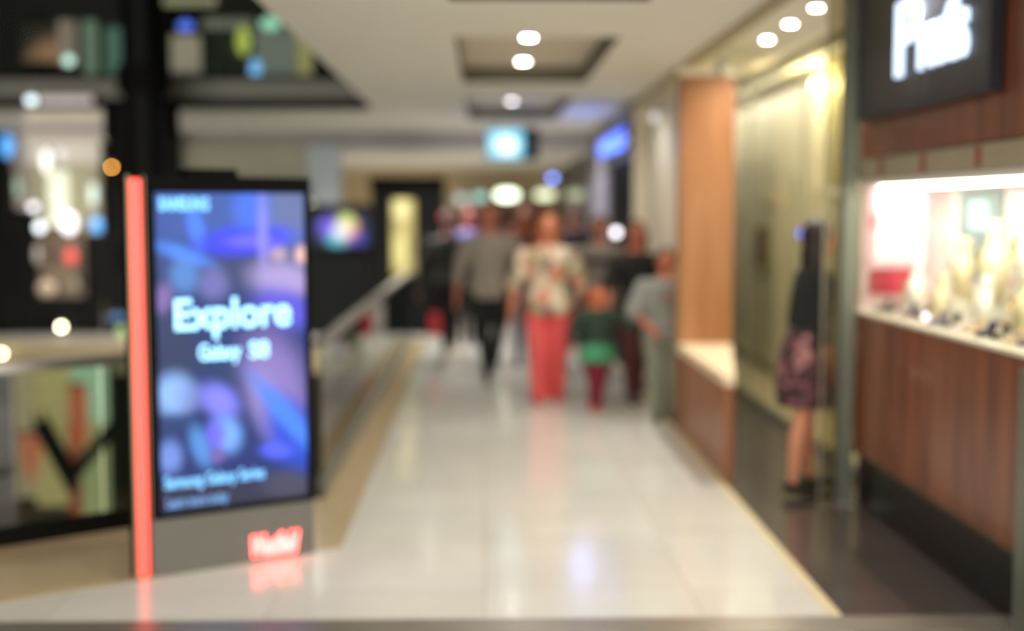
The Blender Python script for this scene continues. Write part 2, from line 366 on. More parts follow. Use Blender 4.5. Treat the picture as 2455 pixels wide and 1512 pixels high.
art = [kb(560, 520, 260, 160, 0, (58, 92, 170), .9), kb(690, 520, 70, 160, 0, (104, 118, 160), .8),
       kb(560, 640, 220, 70, 0, (48, 62, 106), .95), kb(400, 780, 70, 90, 0, (44, 58, 96), .9),
       kb(440, 610, 80, 22, -20, (70, 130, 235)), kb(468, 545, 22, 60, 12, (72, 126, 250)),
       kb(590, 575, 120, 38, 5, (48, 60, 255)), kb(600, 578, 70, 18, 0, (104, 98, 255)), kb(600, 500, 50, 60, 0, (70, 115, 240), .8),
       kb(628, 560, 16, 120, 0, (142, 140, 232), .75),
       kb(680, 670, 90, 50, -10, (166, 150, 206)), kb(680, 740, 80, 50, -20, (88, 84, 214)), kb(725, 610, 22, 24, 0, (246, 196, 190)), kb(665, 608, 24, 20, 0, (196, 166, 190), .8),
       kb(440, 660, 40, 50, 0, (88, 140, 215), .8), kb(388, 715, 26, 40, -15, (136, 110, 178), .8), kb(510, 680, 40, 45, 0, (120, 120, 190), .7),
       kb(420, 860, 90, 70, 0, (42, 56, 92), .95), kb(560, 920, 90, 110, 0, (34, 60, 104), .9),
       kb(660, 920, 80, 150, 18, (136, 118, 186)), kb(640, 970, 40, 110, 18, (152, 138, 196), .8),
       kb(700, 1040, 60, 110, 30, (40, 76, 206)), kb(690, 1000, 26, 150, 40, (74, 134, 246), .95),
       kb(415, 945, 52, 56, 0, (142, 184, 246)), kb(455, 950, 40, 40, 0, (128, 140, 206), .6),
       kb(525, 960, 56, 40, -40, (130, 130, 250)), kb(410, 1020, 60, 28, 0, (38, 60, 110), .9),
       kb(540, 1040, 40, 50, 20, (120, 172, 255)), kb(480, 1070, 26, 60, 18, (86, 146, 220), .9), kb(515, 1040, 26, 40, 0, (112, 92, 240), .8),
       kb(520, 1090, 20, 22, 0, (116, 96, 170)), kb(405, 1095, 34, 45, 0, (110, 140, 216)), kb(660, 1078, 42, 22, -8, (84, 100, 250)),
       kb(560, 1200, 300, 62, -8, (48, 48, 70)), kb(690, 1160, 70, 40, -8, (70, 70, 90))]
scr = obj('screen', bx(.115, KW-.028, -.012, -.004, .29, ZT-.075), blobs('screen_picture', (30, 50, 112), art, 1.1), kz); scr['label'] = 'lit blue and violet display screen'
M_tx = mat('screen_text', (150, 214, 255), .4, emit=1.7, var=0); M_tx2 = mat('screen_text_dim', (110, 180, 236), .4, emit=1.0, var=0)
def kt(name, s, ua, va, ub, vb, m, bold=.02):
    (x0, z0), (x1, z1) = K(ua, va), K(ub, vb); return text(name, s, x0, x1, min(z0, z1), max(z0, z1), -.0125, m, scr, bold)
kt('brand_text', 'SAMSUNG', 378, 505, 498, 472, M_tx2, .05)
def ktb(name, s, u0, u1, vb, vt, m, bold):       # baseline v at mid
    x0, _ = K(u0, vb); x1, _ = K(u1, vb); um = (u0+u1)/2; _, za = K(um, vb); _, zb = K(um, vt)
    return text(name, s, x0, x1, za, zb, -.0125, m, scr, bold)
ktb('headline_text', 'Explore', 418, 695, 808, 712, M_tx, .018)
ktb('subtitle_text', 'Galaxy', 475, 575, 872, 822, M_tx, .02); ktb('subtitle_numeral', 'S8', 596, 642, 856, 816, M_tx, .02)
ktb('footer_text', 'Samsung Galaxy Series', 392, 632, 1166, 1128, M_tx2, .02)
ktb('footer_line', 'Learn more today', 398, 545, 1216, 1184, mat('screen_text_faint', (92, 134, 190), .4, emit=.8, var=0), .02)
x0, _ = K(604, 1300, .02); x1, _ = K(716, 1300, .02); _, z0 = K(660, 1328, .02); _, z1 = K(660, 1276, .02)
lg = text('illuminated_logo', 'Westfield', x0, x1, z0, z1, -.0205, mat('red_neon', (255, 92, 88), .3, emit=7, var=0), kz, .035, .006, .35); lg['label'] = 'glowing red script logo'

# ---------------------------------------------------------------- glass balustrades round the void
def balustrade(a, b_, label, n, h=.9):
    a = Vector(a); b_ = Vector(b_); L_ = (b_-a).length; t = thing('glass_balustrade', label, 'balustrade', (a.x, a.y, 0), math.atan2(b_.y-a.y, b_.x-a.x), None)
    obj('base_channel', bx(0, L_, -.025, .025, 0, .1, bev=.004), M_grey if n > 5 else M_black, t)
    w = L_/n
    for i in range(n): obj('glass_panel', bx(i*w+.008, (i+1)*w-.008, -.006, .006, .1, h-.03), M_bal, t)
    hr = obj('handrail', bx(0, L_, -.045, .045, h-.03, h+.02, bev=.012), M_steel, t)
    return t
b1 = balustrade((-5.9, 3.66), (-1.0, 7.15), 'glass balustrade with steel handrail running left from the kiosk', 5)
b2 = balustrade((-.955, 7.25), (-.955, 16.1), 'long glass balustrade with steel handrail receding along the pale walkway', 8)
t = thing('handrail_box', 'small black box hung under the handrail of the long balustrade', 'box', (-1.068, 9.2, .62))
obj('body', bx(-.06, .06, -.1, .1, -.04, .22, bev=.01), M_blackm, t)
obj('lid', bx(-.065, .065, -.105, .105, .22, .24), M_black, t)
# upper-floor balustrade
t = thing('glass_balustrade', 'upper-floor glass balustrade above the black ceiling edge', 'balustrade', (-9, 13.1, 3.0))
for i in range(5): obj('glass_panel', bx(.01+i*1.56, 1.55+i*1.56, -.006, .006, .05, 1.05), M_bal2, t)
obj('handrail', bx(0, 7.8, -.03, .03, 1.05, 1.1, bev=.01), M_steel, t)
obj('base_channel', bx(0, 7.8, -.03, .03, 0, .06), M_blackm, t)
# black column in the void
t = thing('column', 'round black column rising through the void behind the kiosk', 'column', tuple(P(352, 500, 12.3).xy)+(-4.5,))
bm = B(); cyl(bm, (0, 0, 0), .2, 11.6, 40); obj('shaft', bm, M_black, t, False)
bm = B(); cyl(bm, (0, 0, 7.3), .25, .25, 40); obj('collar', bm, M_blackm, t, False)

# ---------------------------------------------------------------- shopfronts across the void
YW = 17.0
def wb(name, u0, v0, u1, v1, Y, d, m, parent=None, base=(0, 0, 0)):
    p = P(u0, v1, Y); q = P(u1, v0, Y)
    return obj(name, bx(p.x-base[0], q.x-base[0], Y-base[1], Y+d-base[1], p.z-base[2], q.z-base[2]), m, parent)
xl, xr_ = P(40, 400, YW).x, P(243, 400, YW).x
struct('wall_void_left', bx(-9, xl-.14, YW, YW+.15, 0, 2.745), M_black)
struct('wall_void_right', bx(xr_+.01, P(430, 400, YW).x, YW, YW+.15, 0, 2.74), M_black)
struct('wall_void_back', bx(P(430, 400, YW).x+.001, P(745, 400, YW).x-.05, YW, YW+.15, 0, 2.05), M_black)
t = thing('shop_bay', 'pale lit shop bay between black walls, far left across the void', 'shopfront', (xl, YW, 0))
def tb(name, u0, v0, u1, v1, dy, d, m): return wb(name, u0, v0, u1, v1, YW+dy, d, m, t, (xl, YW, 0))
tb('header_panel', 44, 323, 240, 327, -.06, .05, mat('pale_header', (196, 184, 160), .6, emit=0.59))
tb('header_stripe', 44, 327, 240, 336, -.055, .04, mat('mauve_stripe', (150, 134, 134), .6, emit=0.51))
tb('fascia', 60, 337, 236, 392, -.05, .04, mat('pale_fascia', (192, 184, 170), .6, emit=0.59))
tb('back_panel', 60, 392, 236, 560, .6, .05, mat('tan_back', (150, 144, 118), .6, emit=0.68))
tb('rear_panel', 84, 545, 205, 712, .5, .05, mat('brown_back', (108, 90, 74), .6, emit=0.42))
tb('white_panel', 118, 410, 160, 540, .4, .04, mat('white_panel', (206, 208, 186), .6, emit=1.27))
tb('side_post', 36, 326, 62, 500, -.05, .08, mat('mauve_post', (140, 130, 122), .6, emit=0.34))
tb('counter', 84, 640, 204, 712, .1, .35, mat('bay_counter', (120, 104, 84), .5))
tb('base_panel', 38, 713, 242, 798, .0, .1, M_black)
tb('left_reveal', 32, 505, 82, 712, .0, .1, M_black); tb('right_reveal', 206, 560, 242, 712, .0, .1, M_black)
def globe(u, v, Y, ru, rv, rgb, em, label, cat='lamp', name='globe_lamp', group=None, wall=None, wx_=None, hang=None):
    p = P(u, v, Y) if wx_ is None else PX(u, v, wx_-.05); s = Y/F; t = thing(name, label, cat, p, 0, group)
    m = mat('glow_%d_%d_%d' % rgb, rgb, .4, emit=em, var=.03)
    bm = B(); ball(bm, (0, 0, 0), (ru*s, min(ru, rv)*s, rv*s), 3); obj('shade', bm, m, t, True)
    cap = obj('cap', cyl(B(), (0, 0, rv*s-.01), .015, .05), M_steel, t)
    if wall: obj('bracket', bx(-.012, .012, 0, wall-p.y, -.012, .012), M_blackm, t)
    if wx_: obj('bracket', bx(0, .054, -.012, .012, -.012, .012), M_blackm, t)
    if hang: obj('stem', cyl(B(), (0, 0, rv*s), .008, hang-p.z-rv*s), M_blackm, t)
    return t
G = 'glowing lamps in and around the far left shop bay'
globe(110, 385, 16.6, 9, 28, (246, 246, 238), 1.6, 'tall white oval lamp at the top left of the pale shop bay', wall=17.6)
globe(143, 368, 16.9, 10, 14, (214, 210, 214), .9, 'dim white lamp beside the tall white oval lamp of the shop bay', wall=17.6)
globe(42, 448, 16.6, 7, 22, (150, 172, 150), .7, 'dim green-grey lamp on the left post of the pale shop bay', wall=16.96)
globe(224, 465, 16.6, 10, 28, (190, 208, 196), 1.0, 'tall pale green lamp on the right side of the shop bay', wall=17.6)
globe(80, 496, 16.6, 10, 8, (232, 228, 240), 2.2, 'small white lamp at the left of the shop bay, upper of two', wall=17.6)
globe(95, 545, 16.6, 10, 12, (228, 240, 246), 2.0, 'small white lamp at the left of the shop bay, lower of two', wall=17.6)
globe(165, 535, 16.6, 18, 26, (240, 236, 244), 1.6, 'large white round lamp in the middle of the shop bay', wall=17.6)
globe(170, 615, 16.8, 14, 20, (206, 78, 66), .8, 'red round lantern below the large white lamp of the shop bay', 'lantern', 'paper_lantern', wall=17.5)
globe(112, 690, 16.6, 22, 18, (160, 142, 118), .5, 'dim tan lantern at the bottom of the shop bay', 'lantern', 'paper_lantern', wall=17.5)
globe(90, 610, 16.8, 8, 22, (150, 144, 138), .5, 'dim grey lamp at the lower left of the shop bay', wall=17.5)
globe(180, 680, 16.7, 10, 14, (120, 110, 98), .4, 'dim brown lantern at the lower right of the shop bay', 'lantern', 'paper_lantern', wall=17.5)
globe(268, 400, 16.9, 3, 3, (255, 176, 70), 34, 'small orange lamp on the dark wall left of the red light bar', wall=17.0)
globe(232, 540, 16.5, 13, 20, (84, 150, 210), 1.1, 'blue oval lamp right of the pale shop bay', wall=17.0)
globe(16, 350, 16.9, 15, 28, (84, 160, 232), 1.1, 'blue oval lamp left of the pale shop bay at the photo edge', wall=17.0)
globe(147, 783, 16.9, 5, 5, (255, 244, 206), 22, 'round cream lamp just above the left balustrade panel box', wall=17.0)
globe(4, 847, 16.05, 5, 5, (255, 240, 190), 22, 'round cream lamp cut by the left photo edge above the handrail', wall=16.16)
globe(280, 760, 16.9, 22, 7, (62, 100, 150), .6, 'dim blue lamp beside the red bar, above the small green one', wall=17.0)
globe(292, 798, 16.9, 12, 16, (134, 160, 104), .7, 'dim green lamp beside the red bar', wall=17.0)
globe(745, 487, 16.9, 4, 4, (170, 170, 130), 6, 'faint green lamp by the upper right corner of the kiosk', wall=17.2)
t = thing('hanging_signboard', 'pale lit board with a mauve stripe hanging below the black slab edge, far left', 'sign', (P(44, 300, 12.9).x, 13.06, 2.38))
w_ = P(240, 300, 12.9).x-P(44, 300, 12.9).x
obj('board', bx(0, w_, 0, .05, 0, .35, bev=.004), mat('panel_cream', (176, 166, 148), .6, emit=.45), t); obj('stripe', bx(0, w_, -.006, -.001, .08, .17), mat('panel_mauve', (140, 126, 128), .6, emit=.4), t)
for x in (.15, w_-.15): obj('hanger', cyl(B(), (x, .025, .35), .01, .02), M_steel, t)
struct('trim_11', bx(P(246, 300, 13).x, P(425, 300, 13).x, 13.02, 13.1, 2.40, 2.749), M_blackm)  # black board added to make the slab underside look dark
# grey and cream wall pieces above the black fronts
bm = B(); box(bm, P(430, 400, 17.3).x, P(740, 400, 17.3).x, 17.3, 17.4, 2.05, 2.56); struct('wall_void_upper', bm, mat('grey_green_wall', (190, 188, 166), .6))
bm = B(); box(bm, P(740, 400, 17.3).x, P(818, 400, 17.3).x, 17.2, 17.4, 1.6, 2.56); struct('trim_10', bm, mat('blue_grey_column', (198, 210, 216), .5))
t = thing('shopfront', 'black box shopfront with a lit vertical yellow sign', 'shopfront', (-1.52, 16.95, 0))
obj('facade', bx(0, .98, 0, .9, 0, 2.12, bev=.01), M_black, t)
obj('fascia_band', bx(-.02, 1.0, -.03, -.001, 1.98, 2.13), M_blackm, t)
obj('door_panel', bx(.42, .92, -.02, -.001, .02, 1.95), mat('dark_glass', (10, 11, 11), .5, spec=.12), t)
t = thing('vertical_sign', 'lit pale yellow vertical sign on the black shopfront', 'sign', (P(968, 560, 16.86).x, 16.865, 0))
p = P(968, 660, 16.7); q = P(968, 474, 16.7); hw = .16; zt = q.z
bm = bx(-.17, .17, -.06, .06, p.z, q.z, bev=.02); obj('housing', bm, M_blackm, t)
bl_ = [(-.02, q.z-.14, .13, .2, 0, (250, 236, 160), 1), (.04, q.z-.40, .07, .12, 0, (196, 176, 110), .8), (-.04, q.z-.70, .12, .3, 0, (232, 220, 140), 1), (.09, q.z-.70, .05, .2, 0, (140, 126, 84), .7)]
obj('light_face', bx(-.155, .155, -.068, -.061, p.z+.015, q.z-.015, bev=.002), blobs('yellow_sign_face', (170, 152, 88), bl_, 1.1), t)
t = thing('shopfront', 'low black shopfront carrying the small rainbow screen', 'shopfront', (-2.36, 16.9, 0))
obj('facade', bx(0, .8, 0, .5, 0, 1.74, bev=.01), M_black, t); obj('fascia_band', bx(-.01, .81, -.03, -.001, 1.66, 1.76), M_blackm, t)
t = thing('display_screen', 'small wide screen with a rainbow-coloured ball picture', 'screen', (P(818, 550, 16.8).x, 16.8, P(818, 550, 16.8).z))
obj('bezel', bx(-.42, .42, -.0, .05, -.26, .26, bev=.006), M_blackm, t)
rb = [(0, 0, .34, .22, 0, (20, 40, 120), 1), (-.16, .03, .15, .15, 0, (110, 90, 220), 1), (-.05, -.13, .16, .1, 0, (90, 190, 200), 1), (.12, .0, .12, .17, 0, (235, 150, 120), 1), (.06, .1, .13, .13, 0, (210, 225, 120), 1), (-.0, -.02, .12, .1, 0, (240, 230, 240), 1), (.22, -.13, .12, .08, 0, (50, 60, 190), .8)]
obj('picture', bx(-.40, .40, -.008, -.001, -.24, .24), blobs('rainbow_picture', (8, 12, 30), rb, 1.1), t)

# ---------------------------------------------------------------- upper-floor shop windows
YU = 14.6
def upper(name, label, cat, u0, v0, u1, v1, parts, Y=YU):
    p = P(u0, v1, Y); q = P(u1, v0, Y); t = thing(name, label, cat, (p.x, Y, p.z)); w, h = q.x-p.x, q.z-p.z
    for nm, a, b_, c, d, dy, m in parts: obj(nm, bx(a*w, b_*w, dy, dy+.06, c*h, d*h, bev=.004), m, t)
    if p.z > 3.01: obj('stand', bx(w*.02, w*.1, .02, .08, 3.0-p.z, 0), M_blackm, t)
    return t
E_ = lambda n, rgb, e: mat(n, rgb, .5, emit=e)  # emission stands in for shop lighting on boards and cloth
upper('shop_display', 'self-glowing brown and tan display high on the upper floor, far left', 'display', 50, 40, 232, 205,
      [('backing', 0, 1, 0, 1, .07, M_blackm), ('glowing_tan_goods', .02, .5, .35, .9, 0, blobs('tan_goods_glow', (34, 30, 24), [(.35, .35, .3, .2, 20, (150, 110, 80), 1), (.15, .2, .2, .15, 0, (110, 84, 60), .9), (.5, .25, .15, .3, -20, (160, 118, 86), .8)], 1.0)), ('glowing_pink_goods', .5, .72, .3, .95, 0, E_('pink_goods_glow', (140, 122, 112), .75)), ('teal_strip', .82, .98, 0, .95, 0, E_('teal_strip', (124, 144, 124), 0.59))])  # goods brightened by their own emission, no lamp shines on them
upper('hanging_banner', 'dim teal hanging banner right of the tan display on the upper floor', 'banner', 248, 60, 312, 190,
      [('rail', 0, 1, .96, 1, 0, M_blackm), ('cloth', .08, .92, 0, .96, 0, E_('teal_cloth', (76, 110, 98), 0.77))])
globe(165, 145, 14.2, 12, 12, (180, 208, 204), 2.86, 'small pale teal lamp below the tan upper-floor display', wall=14.62)
globe(75, 240, 12.84, 13, 10, (196, 214, 218), 2.60, 'pale lamp at the left end of the light strip on the slab edge', wall=12.93)
upper('light_strip', 'dim mauve light strip just above the black slab edge, far left', 'light', 92, 226, 222, 252,
      [('housing', 0, 1, 0, 1, .02, M_blackm), ('diffuser', .01, .99, .1, .9, 0, E_('mauve_light', (150, 140, 138), 1.02))], 12.85)
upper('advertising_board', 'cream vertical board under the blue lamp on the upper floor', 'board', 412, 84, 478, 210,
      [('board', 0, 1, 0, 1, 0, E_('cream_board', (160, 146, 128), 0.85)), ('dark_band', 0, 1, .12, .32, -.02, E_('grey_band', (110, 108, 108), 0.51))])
globe(445, 62, 14.2, 18, 12, (86, 110, 226), 1.95, 'blue lamp on top of the cream upper-floor board', wall=14.62)
globe(462, 218, 14.2, 18, 16, (196, 160, 100), 1.17, 'orange-tan lamp at the foot of the cream upper-floor board', wall=14.62)
upper('shop_display', 'dark green display case with plants on the upper floor', 'display', 486, 44, 606, 214,
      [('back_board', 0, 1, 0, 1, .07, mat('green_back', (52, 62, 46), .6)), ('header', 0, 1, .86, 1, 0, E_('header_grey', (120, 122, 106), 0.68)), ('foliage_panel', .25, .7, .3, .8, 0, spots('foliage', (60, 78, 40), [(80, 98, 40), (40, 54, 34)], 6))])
globe(583, 98, 14.2, 16, 34, (176, 184, 84), 1.17, 'yellow-green tall lamp in the green upper-floor display', wall=14.62)
globe(612, 166, 14.2, 13, 24, (116, 176, 232), 1.69, 'pale blue oval lamp in the green upper-floor display', wall=14.62)
globe(648, 56, 14.2, 24, 15, (150, 208, 184), 1.43, 'pale green oval lamp by the slanting ceiling edge', wall=14.62)
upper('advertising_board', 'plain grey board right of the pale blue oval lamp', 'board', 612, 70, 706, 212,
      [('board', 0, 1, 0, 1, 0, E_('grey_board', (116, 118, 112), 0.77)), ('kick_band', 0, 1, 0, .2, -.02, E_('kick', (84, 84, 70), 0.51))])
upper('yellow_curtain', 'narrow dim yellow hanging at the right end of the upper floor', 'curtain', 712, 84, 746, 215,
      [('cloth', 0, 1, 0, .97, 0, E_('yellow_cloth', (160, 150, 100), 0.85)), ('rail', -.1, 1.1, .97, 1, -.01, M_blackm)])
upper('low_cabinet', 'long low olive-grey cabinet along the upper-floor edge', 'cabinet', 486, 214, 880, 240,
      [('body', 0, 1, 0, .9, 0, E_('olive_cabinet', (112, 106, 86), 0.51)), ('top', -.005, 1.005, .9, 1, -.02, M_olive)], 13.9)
upper('light_strip', 'dim yellowish light strip at the very top of the upper floor', 'light', 372, -14, 520, 16,
      [('housing', 0, 1, 0, 1, .02, M_blackm), ('diffuser', .02, .98, .1, .9, 0, E_('yellow_strip', (150, 146, 116), 0.85))])

# ---------------------------------------------------------------- lower floor seen through the left balustrade
YL = 16.0
t = thing('lower_shopfront', 'tan and pale green lit shopfront on the floor below', 'shopfront', (P(40, 1000, YL).x, YL-.05, -4.5))
def lw(name, u0, v0, u1, v1, dy, m):
    p = P(u0, v1, YL); q = P(u1, v0, YL)
    return obj(name, bx(p.x-t.location.x, q.x-t.location.x, dy, dy+.05, p.z+4.5, q.z+4.5), m, t)
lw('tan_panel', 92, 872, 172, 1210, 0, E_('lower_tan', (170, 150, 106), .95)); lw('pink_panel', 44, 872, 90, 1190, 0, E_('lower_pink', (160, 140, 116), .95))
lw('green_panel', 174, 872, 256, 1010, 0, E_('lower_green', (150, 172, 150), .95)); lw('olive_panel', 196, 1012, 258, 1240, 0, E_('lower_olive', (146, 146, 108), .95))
lw('backing', 36, 866, 262, 1300, .06, mat('lower_back', (50, 46, 36), .6))
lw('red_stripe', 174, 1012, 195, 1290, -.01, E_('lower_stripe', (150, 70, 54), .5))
t2 = thing('hanging_banner', 'orange-red hanging banner on the shopfront of the floor below', 'banner', P(183, 1000, 15.87))
p = P(170, 1070, 15.87)-t2.location; q = P(202, 925, 15.87)-t2.location
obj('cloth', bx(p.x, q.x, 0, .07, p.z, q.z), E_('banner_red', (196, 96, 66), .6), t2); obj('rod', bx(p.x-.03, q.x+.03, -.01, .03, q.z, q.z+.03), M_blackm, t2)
t2 = thing('hanging_banner', 'salmon pennant at the far left of the floor below', 'banner', P(72, 1080, 15.87))
c = P(72, 1080, 15.87); pts = [(P(u, v, 15.87)-c) for u, v in [(44, 1040), (104, 1040), (92, 1100), (70, 1158), (54, 1110)]]
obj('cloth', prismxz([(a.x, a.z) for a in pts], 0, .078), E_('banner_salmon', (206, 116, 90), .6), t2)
obj('rod', bx(pts[0].x-.03, pts[1].x+.03, -.01, .03, pts[0].z, pts[0].z+.03), M_blackm, t2)
# crossing escalators, dark
def escalator(u0, v0, u1, v1, Y, label, th=.34):
    a = P(u0, v0, Y); b_ = P(u1, v1, Y); t = thing('escalator', label, 'escalator', a); d = b_-a
    def para(z0, z1, y0, y1): return prismxz([(0, z0), (d.x, d.z+z0), (d.x, d.z+z1), (0, z1)], y0, y1)
    obj('truss', para(-th, 0, -.14, .14), M_blackm, t)
    for y in (-.16, .14): obj('side_panel', para(0, .05, y, y+.02), mat('escalator_panel', (32, 34, 28), .3), t)
    for y in (-.17, .12): obj('handrail', para(.05, .1, y, y+.05), M_blackm, t)
    return t
escalator(92, 1010, 175, 1160, 13.0, 'dark escalator slanting down to the right below the left handrail', .07)
escalator(268, 1030, 178, 1140, 13.9, 'dark escalator slanting down to the left, meeting the other', .07)

# ---------------------------------------------------------------- wood-clad jeweller's display window (right)
XWN = 2.11; Y0, Y1 = 4.3, 7.04
dw = thing('display_window', 'red-brown wood-clad jewellery display window with bright lit interior', 'shop window', (XWN, Y1, 0), -math.pi/2)
# local x = towards the viewer, local y = into the shop (world +x)
LW = Y1-Y0
obj('plinth', bx(.0, LW, .03, .5, 0, .30), mat('plinth_black', (18, 19, 20), .35), dw)
obj('lower_panel', bx(0, LW, 0, .5, .31, 1.09, bev=.004), M_wood, dw)
obj('lower_edge_strip', bx(0, LW, -.008, .0, .295, .315), mat('bronze_strip', (92, 76, 56), .4, .5), dw)
obj('sill', bx(-.005, LW+.01, -.02, .52, 1.09, 1.11, bev=.004), mat('pale_sill', (206, 196, 176), .4), dw)
hd = obj('header', bx(0, LW, -.012, .5, 1.835, 1.945, bev=.004), mat('header_olive', (158, 148, 124), .45), dw)
for i, x in enumerate((.42, 1.05, 1.72, 2.3)): obj('header_marker', bx(x, x+.05, -.02, -.013, 1.845, 1.935), mat('header_red', (140, 72, 62), .5), hd)
obj('upper_panel', bx(0, LW, 0, .5, 1.95, 2.88, bev=.003), M_wood, dw)
obj('back_wall', bx(0, LW, .50, .52, 1.11, 1.835), mat('white_lining', (250, 244, 240), .6, var=.01), dw)
obj('end_wall', bx(0, .02, .02, .5, 1.11, 1.835), mat('pink_lining', (250, 222, 226), .6, var=.02), dw)
obj('ceiling_panel', bx(.02, LW, .02, .5, 1.80, 1.834), M_white, dw)
obj('window_glass', bx(.03, LW, .004, .012, 1.111, 1.80), M_clear, dw)
obj('light_strip', bx(.05, LW-.05, .10, .30, 1.788, 1.799), mat('strip_led', (255, 250, 246), .4, emit=13, var=0), dw)
WX = lambda u, v, X: PX(u, v, X)
# display fittings inside (world placement; local frame of each thing faces -x)
def poster(label, x0, x1, z0, z1, parts, Y=7.0):
    t = thing('poster', label, 'poster', (x0, Y, z0))
    for nm, a, b_, c, d, m, dy in parts: obj(nm, bx(a*(x1-x0), b_*(x1-x0), -.004-dy, .0-dy, c*(z1-z0), d*(z1-z0)), m, t)
    return t
poster('white advertising poster with pink border on the end of the jewellery window', 2.16, 2.52, 1.34, 1.79,
       [('sheet', 0, 1, 0, 1, mat('poster_pink', (238, 190, 204), .6), 0), ('white_field', .1, .9, .08, .94, mat('poster_white', (250, 246, 252), .6, var=.01), .004), ('figure', .04, .14, .5, .7, mat('poster_rose', (226, 130, 150), .6), .008)])
poster('crimson promotional card below the white poster in the jewellery window', 2.165, 2.44, 1.20, 1.33,
       [('card', 0, 1, 0, 1, mat('card_crimson', (214, 52, 84), .5), 0), ('dark_end', 0, .35, 0, 1, mat('card_dark', (178, 30, 54), .5), .004)], 6.97)
t = thing('poster', 'grey-blue panel with a pale cyan rectangle on the back of the jewellery window', 'poster', (2.60, 6.92, 1.30), -math.pi/2)
obj('sheet', bx(.12, .68, -.004, 0, 0, .48), mat('poster_greyblue', (150, 164, 166), .6), t)
obj('cyan_rectangle', bx(.26, .52, -.008, -.004, .26, .42), mat('poster_cyan', (196, 232, 238), .6), t)
t = thing('poster', 'pale pink panel on the back of the jewellery window at the photo edge', 'poster', (2.60, 6.2, 1.30), -math.pi/2)
obj('sheet', bx(.04, .5, -.004, 0, 0, .48), mat('poster_pale_pink', (240, 206, 218), .6), t); obj('white_field', bx(.08, .46, -.008, -.004, .04, .44), M_white, t)
ZS = 1.111
def bust(loc, s, label, rgb=(250, 246, 236), neck=True):
    t = thing('necklace_bust', label, 'jewellery bust', loc, -math.pi/2-.35)
    m = mat('bust_%d' % rgb[2], rgb, .6, var=.02)
    bm = B(); rings(bm, [(0, 0, .0, .05*s, .035*s), (0, 0, .02*s, .075*s, .04*s), (0, 0, .09*s, .095*s, .045*s), (0, .005, .14*s, .085*s, .04*s), (0, .008, .165*s, .04*s, .03*s), (0, .012, .21*s, .028*s, .026*s), (0, .012, .25*s, .03*s, .028*s)], 28); obj('form', bm, m, t, True)
    n = 22; pts = [(.05*s*math.sin(a), -.046*s-.004*math.cos(a), (.115+.05*(1-math.cos(a))/1.0-.02)*s) for a in [(-1.9+3.8*i/n) for i in range(n+1)]]
    bm = B(); tube(bm, pts, .0035*s, 6, 1); obj('necklace', bm, mat('gold', (226, 186, 104), .25, .9), t)
    bm = B(); cyl(bm, (0, 0, -.006), .05*s, .012); obj('foot', bm, M_white, t)
    return t
bs = [(2.30, 6.62, 1.15), (2.45, 6.35, 1.2), (2.27, 6.18, .95), (2.46, 5.98, 1.55), (2.33, 5.78, 1.0), (2.48, 5.58, 1.9), (2.34, 5.35, 1.15), (2.47, 5.12, 1.9), (2.33, 4.95, 1.2)]
bl = ['white necklace bust nearest the crimson card, in front', 'cream necklace bust behind the first one, near the grey-blue panel', 'small cream necklace bust by the glass, mid window',
      'tall cream necklace bust under the cyan rectangle', 'small white bust with gold chain by the glass, right of the middle', 'large white necklace bust before the pale pink panel',
      'medium cream bust with gold chain by the glass near the photo edge', 'largest white necklace bust at the right edge of the photo', 'cream bust close to the glass at the right edge of the photo']
for i, ((x, y, s), lb) in enumerate(zip(bs, bl)):
    z = ZS+.006*s+(.11 if x > 2.4 else .0)
    if x > 2.4:
        r = thing('riser', 'white display riser block under the necklace bust at %s' % lb.split(' ', 1)[1][:0] if 0 else ['', 'low white riser block behind the first bust', '', 'white riser block under the tall cream bust', '', 'white riser block under the large white bust', '', 'white riser block under the largest bust', ''][i], 'riser', (x, y, ZS))
        obj('block', bx(-.07, .07, -.085, .085, 0, .1, bev=.006), M_white, r); obj('top_pad', bx(-.065, .065, -.08, .08, .1, .108), mat('ivory_pad', (246, 236, 214), .7), r)
    bust((x, y, z), s, lb, (250, 248, 244) if 'white' in lb else (240, 226, 190))
def ringbox(loc, rz, rgb, label, group):
    t = thing('ring_box', label, 'ring box', loc, rz, group); m = mat('velvet_%d_%d_%d' % rgb, rgb, .7)
    obj('base', bx(-.025, .025, -.025, .025, 0, .022, bev=.003), m, t)
    ld = bx(-.025, .025, 0, .022, -.0, .05, bev=.003); bmesh.ops.rotate(ld, cent=(0, 0, 0), matrix=Matrix.Rotation(-.25, 3, 'X'), verts=ld.verts[:]); bmesh.ops.translate(ld, vec=(0, .026, .02), verts=ld.verts[:]); obj('lid', ld, m, t)
    n = 16; bm = B(); tube(bm, [(.009*math.cos(2*math.pi*i/n), 0, .028+.009*math.sin(2*math.pi*i/n)) for i in range(n+1)], .0018, 6, 1); obj('ring', bm, mat('gold', (226, 186, 104), .25, .9), t)
    bm = B(); ball(bm, (0, 0, .039), .0045, 1); obj('stone', bm, mat('diamond', (250, 250, 255), .03, 0, spec=1.0), t)
    return t
